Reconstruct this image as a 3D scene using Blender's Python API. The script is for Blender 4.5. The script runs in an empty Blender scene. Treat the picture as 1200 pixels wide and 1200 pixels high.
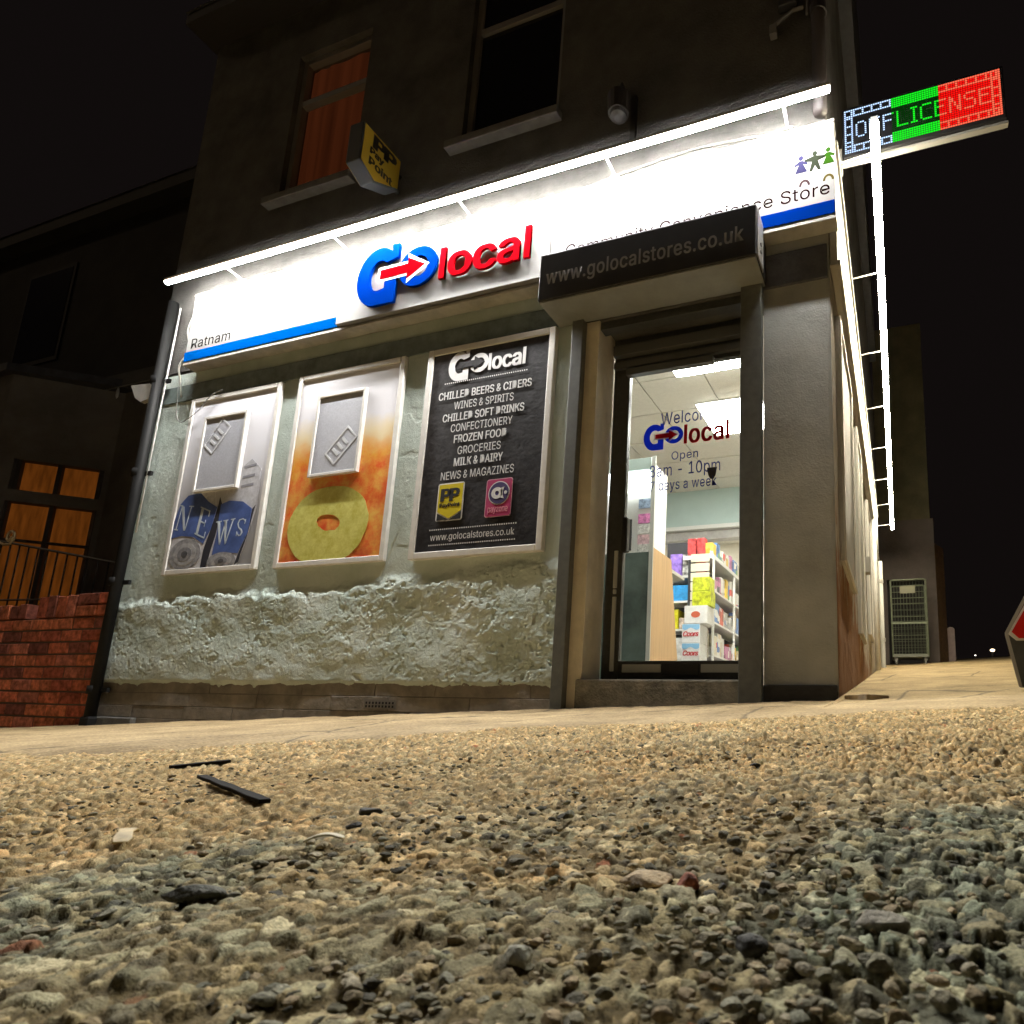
import bpy, bmesh, math, random, json
import numpy as np
from mathutils import Matrix, Vector

# ------------------------------------------------------------------ camera, sky, sun, exposure
SC = bpy.context.scene
COL = SC.collection
cam_data = bpy.data.cameras.new('camera')
cam = bpy.data.objects.new('camera', cam_data)
COL.objects.link(cam)
cam.matrix_world = Matrix(((0.943835, 0.037630, 0.328269, 0.31254),
                           (0.329427, -0.184075, -0.926064, -3.6),
                           (0.025578, 0.982192, -0.186133, 0.0),
                           (0, 0, 0, 1)))
cam_data.sensor_width = 36.0
cam_data.lens = 748.26 / 1200 * 36
cam_data.shift_x = (600 - 789.62) / 1200
cam_data.shift_y = (701.14 - 600) / 1200
cam_data.dof.use_dof = True
cam_data.dof.focus_distance = 4.2
cam_data.dof.aperture_fstop = 22.0
cam_data.clip_start = 0.01
cam_data.clip_end = 2000
SC.camera = cam

world = bpy.data.worlds.new('World')
SC.world = world
world.use_nodes = True
wn, wl = world.node_tree.nodes, world.node_tree.links
wn.clear()
sky = wn.new('ShaderNodeTexSky')
sky.sky_type = 'NISHITA'
sky.sun_disc = False
sky.sun_elevation = math.radians(-4.0)
sky.sun_rotation = math.radians(200)
tint = wn.new('ShaderNodeMix'); tint.data_type = 'RGBA'; tint.blend_type = 'MIX'
tint.inputs[0].default_value = 0.93
tint.inputs[7].default_value = (0.075, 0.055, 0.052, 1)      # town glow on a night sky
bg = wn.new('ShaderNodeBackground'); bg.inputs[1].default_value = 0.07
wo = wn.new('ShaderNodeOutputWorld')
wl.new(sky.outputs[0], tint.inputs[6]); wl.new(tint.outputs[2], bg.inputs[0]); wl.new(bg.outputs[0], wo.inputs[0])

sun_data = bpy.data.lights.new('sun', 'SUN')  # weak warm fill standing in for a street lamp out of view
sun_data.energy = 0.09
sun_data.angle = math.radians(6)
sun_data.color = (1.0, 0.74, 0.48)
sun = bpy.data.objects.new('sun', sun_data)
COL.objects.link(sun)
sun.rotation_euler = (math.radians(60), 0, math.radians(-58))

SC.view_settings.view_transform = 'Standard'
SC.view_settings.look = 'None'
SC.view_settings.exposure = 0.0
SC.view_settings.gamma = 1.0
SC.view_settings.use_curve_mapping = False
SC.cycles.use_denoising = True
SC.cycles.max_bounces = 6
SC.cycles.sample_clamp_indirect = 6.0

TUBE = 620.0          # radiance of the shop's light tubes
ROOM = 55.0           # radiance of the ceiling panels indoors
RNG = np.random.RandomState(7)
random.seed(7)

# ------------------------------------------------------------------ helpers: materials
MATS = {}
def new_mat(name):
    m = bpy.data.materials.new(name); m.use_nodes = True
    return m, m.node_tree.nodes, m.node_tree.links, m.node_tree.nodes['Principled BSDF']
def mat(name, col, rough=0.6, metal=0.0, var=0.0, scale=8.0, bump=0.0, bscale=60.0, spec=None, col2=None, detail=4.0, clearcoat=0.0):
    if name in MATS: return MATS[name]
    m, n, l, b = new_mat(name)
    b.inputs['Roughness'].default_value = rough
    b.inputs['Metallic'].default_value = metal
    if spec is not None: b.inputs['Specular IOR Level'].default_value = spec
    if clearcoat: b.inputs['Coat Weight'].default_value = clearcoat
    tc = n.new('ShaderNodeTexCoord')
    if var > 0 or col2:
        nz = n.new('ShaderNodeTexNoise'); nz.inputs['Scale'].default_value = scale; nz.inputs['Detail'].default_value = detail
        nz.inputs['Roughness'].default_value = 0.65
        l.new(tc.outputs['Object'], nz.inputs['Vector'])
        rp = n.new('ShaderNodeValToRGB')
        a = col2 if col2 else tuple(max(0, c * (1 - var)) for c in col)
        c2 = col if col2 else tuple(min(1, c * (1 + var * .6)) for c in col)
        rp.color_ramp.elements[0].position = 0.35; rp.color_ramp.elements[1].position = 0.65
        rp.color_ramp.elements[0].color = (*a, 1); rp.color_ramp.elements[1].color = (*c2, 1)
        l.new(nz.outputs['Fac'], rp.inputs['Fac']); l.new(rp.outputs['Color'], b.inputs['Base Color'])
    else:
        b.inputs['Base Color'].default_value = (*col, 1)
    if bump > 0:
        nb = n.new('ShaderNodeTexNoise'); nb.inputs['Scale'].default_value = bscale; nb.inputs['Detail'].default_value = 5
        l.new(tc.outputs['Object'], nb.inputs['Vector'])
        bp = n.new('ShaderNodeBump'); bp.inputs['Strength'].default_value = bump; bp.inputs['Distance'].default_value = 0.01
        l.new(nb.outputs['Fac'], bp.inputs['Height']); l.new(bp.outputs['Normal'], b.inputs['Normal'])
    MATS[name] = m
    return m
def emit(name, col, strength):
    if name in MATS: return MATS[name]
    m = bpy.data.materials.new(name); m.use_nodes = True
    n, l = m.node_tree.nodes, m.node_tree.links
    n.clear()
    e = n.new('ShaderNodeEmission'); e.inputs[0].default_value = (*col, 1); e.inputs[1].default_value = strength
    o = n.new('ShaderNodeOutputMaterial'); l.new(e.outputs[0], o.inputs[0])
    MATS[name] = m
    return m
def attr_mat(name, rough=0.8, bump=0.0, bscale=200.0, var=0.35, nscale=300.0, spec=0.5):
    """base colour from the mesh's own 'Col' attribute (per stone / per brick), broken up by noise"""
    if name in MATS: return MATS[name]
    m, n, l, b = new_mat(name)
    at = n.new('ShaderNodeAttribute'); at.attribute_name = 'Col'
    tc = n.new('ShaderNodeTexCoord')
    nz = n.new('ShaderNodeTexNoise'); nz.inputs['Scale'].default_value = nscale; nz.inputs['Detail'].default_value = 4
    l.new(tc.outputs['Object'], nz.inputs['Vector'])
    mr = n.new('ShaderNodeMapRange'); mr.inputs[1].default_value = .3; mr.inputs[2].default_value = .7
    mr.inputs[3].default_value = 1 - var; mr.inputs[4].default_value = 1 + var
    l.new(nz.outputs['Fac'], mr.inputs[0])
    mx = n.new('ShaderNodeMix'); mx.data_type = 'RGBA'; mx.blend_type = 'MULTIPLY'; mx.inputs[0].default_value = 1
    l.new(at.outputs['Color'], mx.inputs[6]); l.new(mr.outputs[0], mx.inputs[7])
    l.new(mx.outputs[2], b.inputs['Base Color'])
    b.inputs['Roughness'].default_value = rough; b.inputs['Specular IOR Level'].default_value = spec
    if bump:
        nb = n.new('ShaderNodeTexNoise'); nb.inputs['Scale'].default_value = bscale; nb.inputs['Detail'].default_value = 6
        l.new(tc.outputs['Object'], nb.inputs['Vector'])
        bp = n.new('ShaderNodeBump'); bp.inputs['Strength'].default_value = bump; bp.inputs['Distance'].default_value = 0.004
        l.new(nb.outputs['Fac'], bp.inputs['Height']); l.new(bp.outputs['Normal'], b.inputs['Normal'])
    MATS[name] = m
    return m

def vinyl(name, col):
    """thin coloured film on glass: lets the light from behind through"""
    m = bpy.data.materials.new(name); m.use_nodes = True
    n, l = m.node_tree.nodes, m.node_tree.links; n.clear()
    d = n.new('ShaderNodeBsdfDiffuse'); d.inputs[0].default_value = (*col, 1)
    t = n.new('ShaderNodeBsdfTranslucent'); t.inputs[0].default_value = (*[c ** .5 for c in col], 1)
    a = n.new('ShaderNodeMixShader'); a.inputs[0].default_value = .6
    o = n.new('ShaderNodeOutputMaterial')
    l.new(d.outputs[0], a.inputs[1]); l.new(t.outputs[0], a.inputs[2]); l.new(a.outputs[0], o.inputs[0])
    MATS[name] = m
    return m

# ------------------------------------------------------------------ helpers: shapes
class MB:
    def __init__(s): s.v = []; s.f = []
    def add(s, vs, fs):
        k = len(s.v); s.v += [tuple(v) for v in vs]; s.f += [tuple(i + k for i in f) for f in fs]; return s
    def box(s, x0, x1, y0, y1, z0, z1):
        v = [(x, y, z) for x in (x0, x1) for y in (y0, y1) for z in (z0, z1)]
        return s.add(v, [(0, 1, 3, 2), (4, 6, 7, 5), (0, 4, 5, 1), (2, 3, 7, 6), (0, 2, 6, 4), (1, 5, 7, 3)])
    def rbox(s, c, h, rot):
        M = rot.to_matrix() if hasattr(rot, 'to_matrix') else rot
        v = [tuple(Vector(c) + M @ Vector((sx * h[0], sy * h[1], sz * h[2]))) for sx in (-1, 1) for sy in (-1, 1) for sz in (-1, 1)]
        return s.add(v, [(0, 1, 3, 2), (4, 6, 7, 5), (0, 4, 5, 1), (2, 3, 7, 6), (0, 2, 6, 4), (1, 5, 7, 3)])
    def tube(s, pts, r, n=10, cap=True):
        pts = [Vector(p) for p in pts]; rs = r if isinstance(r, (list, tuple)) else [r] * len(pts)
        rings = []; prev = None
        for i, p in enumerate(pts):
            t = (pts[min(i + 1, len(pts) - 1)] - pts[max(i - 1, 0)]).normalized()
            ref = Vector((0, 0, 1)) if abs(t.z) < .9 else Vector((1, 0, 0))
            if prev is None: a = t.cross(ref).normalized()
            else: a = (prev - t * prev.dot(t)).normalized()
            prev = a; b = t.cross(a)
            rings.append([p + (a * math.cos(2 * math.pi * k / n) + b * math.sin(2 * math.pi * k / n)) * rs[i] for k in range(n)])
        vs = [v for rg in rings for v in rg]; fs = []
        for i in range(len(rings) - 1):
            for k in range(n):
                fs.append((i * n + k, i * n + (k + 1) % n, (i + 1) * n + (k + 1) % n, (i + 1) * n + k))
        if cap:
            fs.append(tuple(range(n))[::-1]); fs.append(tuple((len(rings) - 1) * n + k for k in range(n)))
        return s.add(vs, fs)
    def prism(s, poly, d0, d1, axis='y'):
        """poly: (a, b) points; axis y -> (x, z) outline between y=d0..d1, axis x -> (y, z) outline, axis z -> (x, y)"""
        n = len(poly)
        P = {'y': lambda a, b, d: (a, d, b), 'x': lambda a, b, d: (d, a, b), 'z': lambda a, b, d: (a, b, d)}[axis]
        v = [P(a, b, d0) for a, b in poly] + [P(a, b, d1) for a, b in poly]
        fs = [tuple(range(n))[::-1], tuple(range(n, 2 * n))] + [(i, (i + 1) % n, n + (i + 1) % n, n + i) for i in range(n)]
        return s.add(v, fs)
    def sphere(s, c, r, nu=16, nv=10, sc=(1, 1, 1)):
        v = []; f = []
        for j in range(nv + 1):
            for i in range(nu):
                th = math.pi * j / nv; ph = 2 * math.pi * i / nu
                v.append((c[0] + r * sc[0] * math.sin(th) * math.cos(ph), c[1] + r * sc[1] * math.sin(th) * math.sin(ph), c[2] + r * sc[2] * math.cos(th)))
        for j in range(nv):
            for i in range(nu): f.append((j * nu + i, (j + 1) * nu + i, (j + 1) * nu + (i + 1) % nu, j * nu + (i + 1) % nu))
        return s.add(v, f)
    def build(s, name, m, parent=None, smooth=False, bev=0.0):
        me = bpy.data.meshes.new(name); me.from_pydata(s.v, [], s.f)
        return finish(name, me, m, parent, smooth, bev)
def finish(name, me, m, parent=None, smooth=False, bev=0.0, fixn=True):
    if fixn:
        b = bmesh.new(); b.from_mesh(me); bmesh.ops.recalc_face_normals(b, faces=b.faces); b.to_mesh(me); b.free()
    if m: me.materials.append(m)
    o = bpy.data.objects.new(name, me); COL.objects.link(o)
    if smooth: me.polygons.foreach_set('use_smooth', [True] * len(me.polygons))
    if bev:
        md = o.modifiers.new('bevel', 'BEVEL'); md.width = bev; md.segments = 2; md.limit_method = 'ANGLE'; md.angle_limit = math.radians(40)
    if parent: adopt(o, parent)
    return o
def adopt(o, parent):
    o.parent = parent
    o.matrix_parent_inverse = Matrix.Translation(-WORLD.get(parent.name, Vector((0, 0, 0))))
WORLD = {}
def thing(name, label, cat, loc=(0, 0, 0), group=None):
    o = bpy.data.objects.new(name, None); COL.objects.link(o); o.location = loc; o.empty_display_size = .1
    WORLD[o.name] = Vector(loc)
    o['label'] = label; o['category'] = cat
    if group: o['group'] = group
    return o
def tag(o, label, cat, group=None):
    o['label'] = label; o['category'] = cat
    if group: o['group'] = group
    return o
def grid_mesh(name, X, Y, Z, m, col=None, smooth=True):
    """X, Y, Z: 2-D arrays -> one quad sheet"""
    r, c = X.shape
    co = np.stack([X, Y, Z], -1).reshape(-1, 3).astype(np.float32)
    i = np.arange(r * c).reshape(r, c)
    q = np.stack([i[:-1, :-1], i[:-1, 1:], i[1:, 1:], i[1:, :-1]], -1).reshape(-1, 4).astype(np.int32)
    return raw_mesh(name, co, q, m, col, smooth)
def raw_mesh(name, co, faces, m, col=None, smooth=True):
    me = bpy.data.meshes.new(name); k = faces.shape[1]; nf = len(faces)
    me.vertices.add(len(co)); me.vertices.foreach_set('co', np.ascontiguousarray(co, np.float32).ravel())
    me.loops.add(nf * k); me.loops.foreach_set('vertex_index', np.ascontiguousarray(faces, np.int32).ravel())
    me.polygons.add(nf); me.polygons.foreach_set('loop_start', np.arange(nf, dtype=np.int32) * k)
    me.polygons.foreach_set('use_smooth', np.full(nf, smooth))
    me.update(calc_edges=True); me.validate()
    if col is not None:
        a = me.color_attributes.new('Col', 'FLOAT_COLOR', 'POINT')
        c4 = np.ones((len(co), 4), np.float32); c4[:, :3] = col.reshape(-1, 3)
        a.data.foreach_set('color', c4.ravel())
    me.materials.append(m)
    o = bpy.data.objects.new(name, me); COL.objects.link(o)
    return o
# noise for baked relief
_T = np.random.RandomState(3).rand(8, 256, 256).astype(np.float32)
def vnoise(x, y, s=0):
    xi = np.floor(x).astype(np.int64); yi = np.floor(y).astype(np.int64)
    fx = x - xi; fy = y - yi; fx = fx * fx * (3 - 2 * fx); fy = fy * fy * (3 - 2 * fy)
    T = _T[s % 8]; o = (s * 37) % 256
    g = lambda a, b: T[(a + o) & 255, (b + o) & 255]
    return (g(xi, yi) * (1 - fx) + g(xi + 1, yi) * fx) * (1 - fy) + (g(xi, yi + 1) * (1 - fx) + g(xi + 1, yi + 1) * fx) * fy
def fbm(x, y, s=0, o=4, gain=.5):
    t = 0; a = 1; n = 0
    for k in range(o):
        t = t + a * vnoise(x * 2 ** k + 17.3 * k, y * 2 ** k + 5.1 * k, s + k); n += a; a *= gain
    return t / n
def sstep(a, b, x):
    t = np.clip((x - a) / (b - a), 0, 1); return t * t * (3 - 2 * t)

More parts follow.
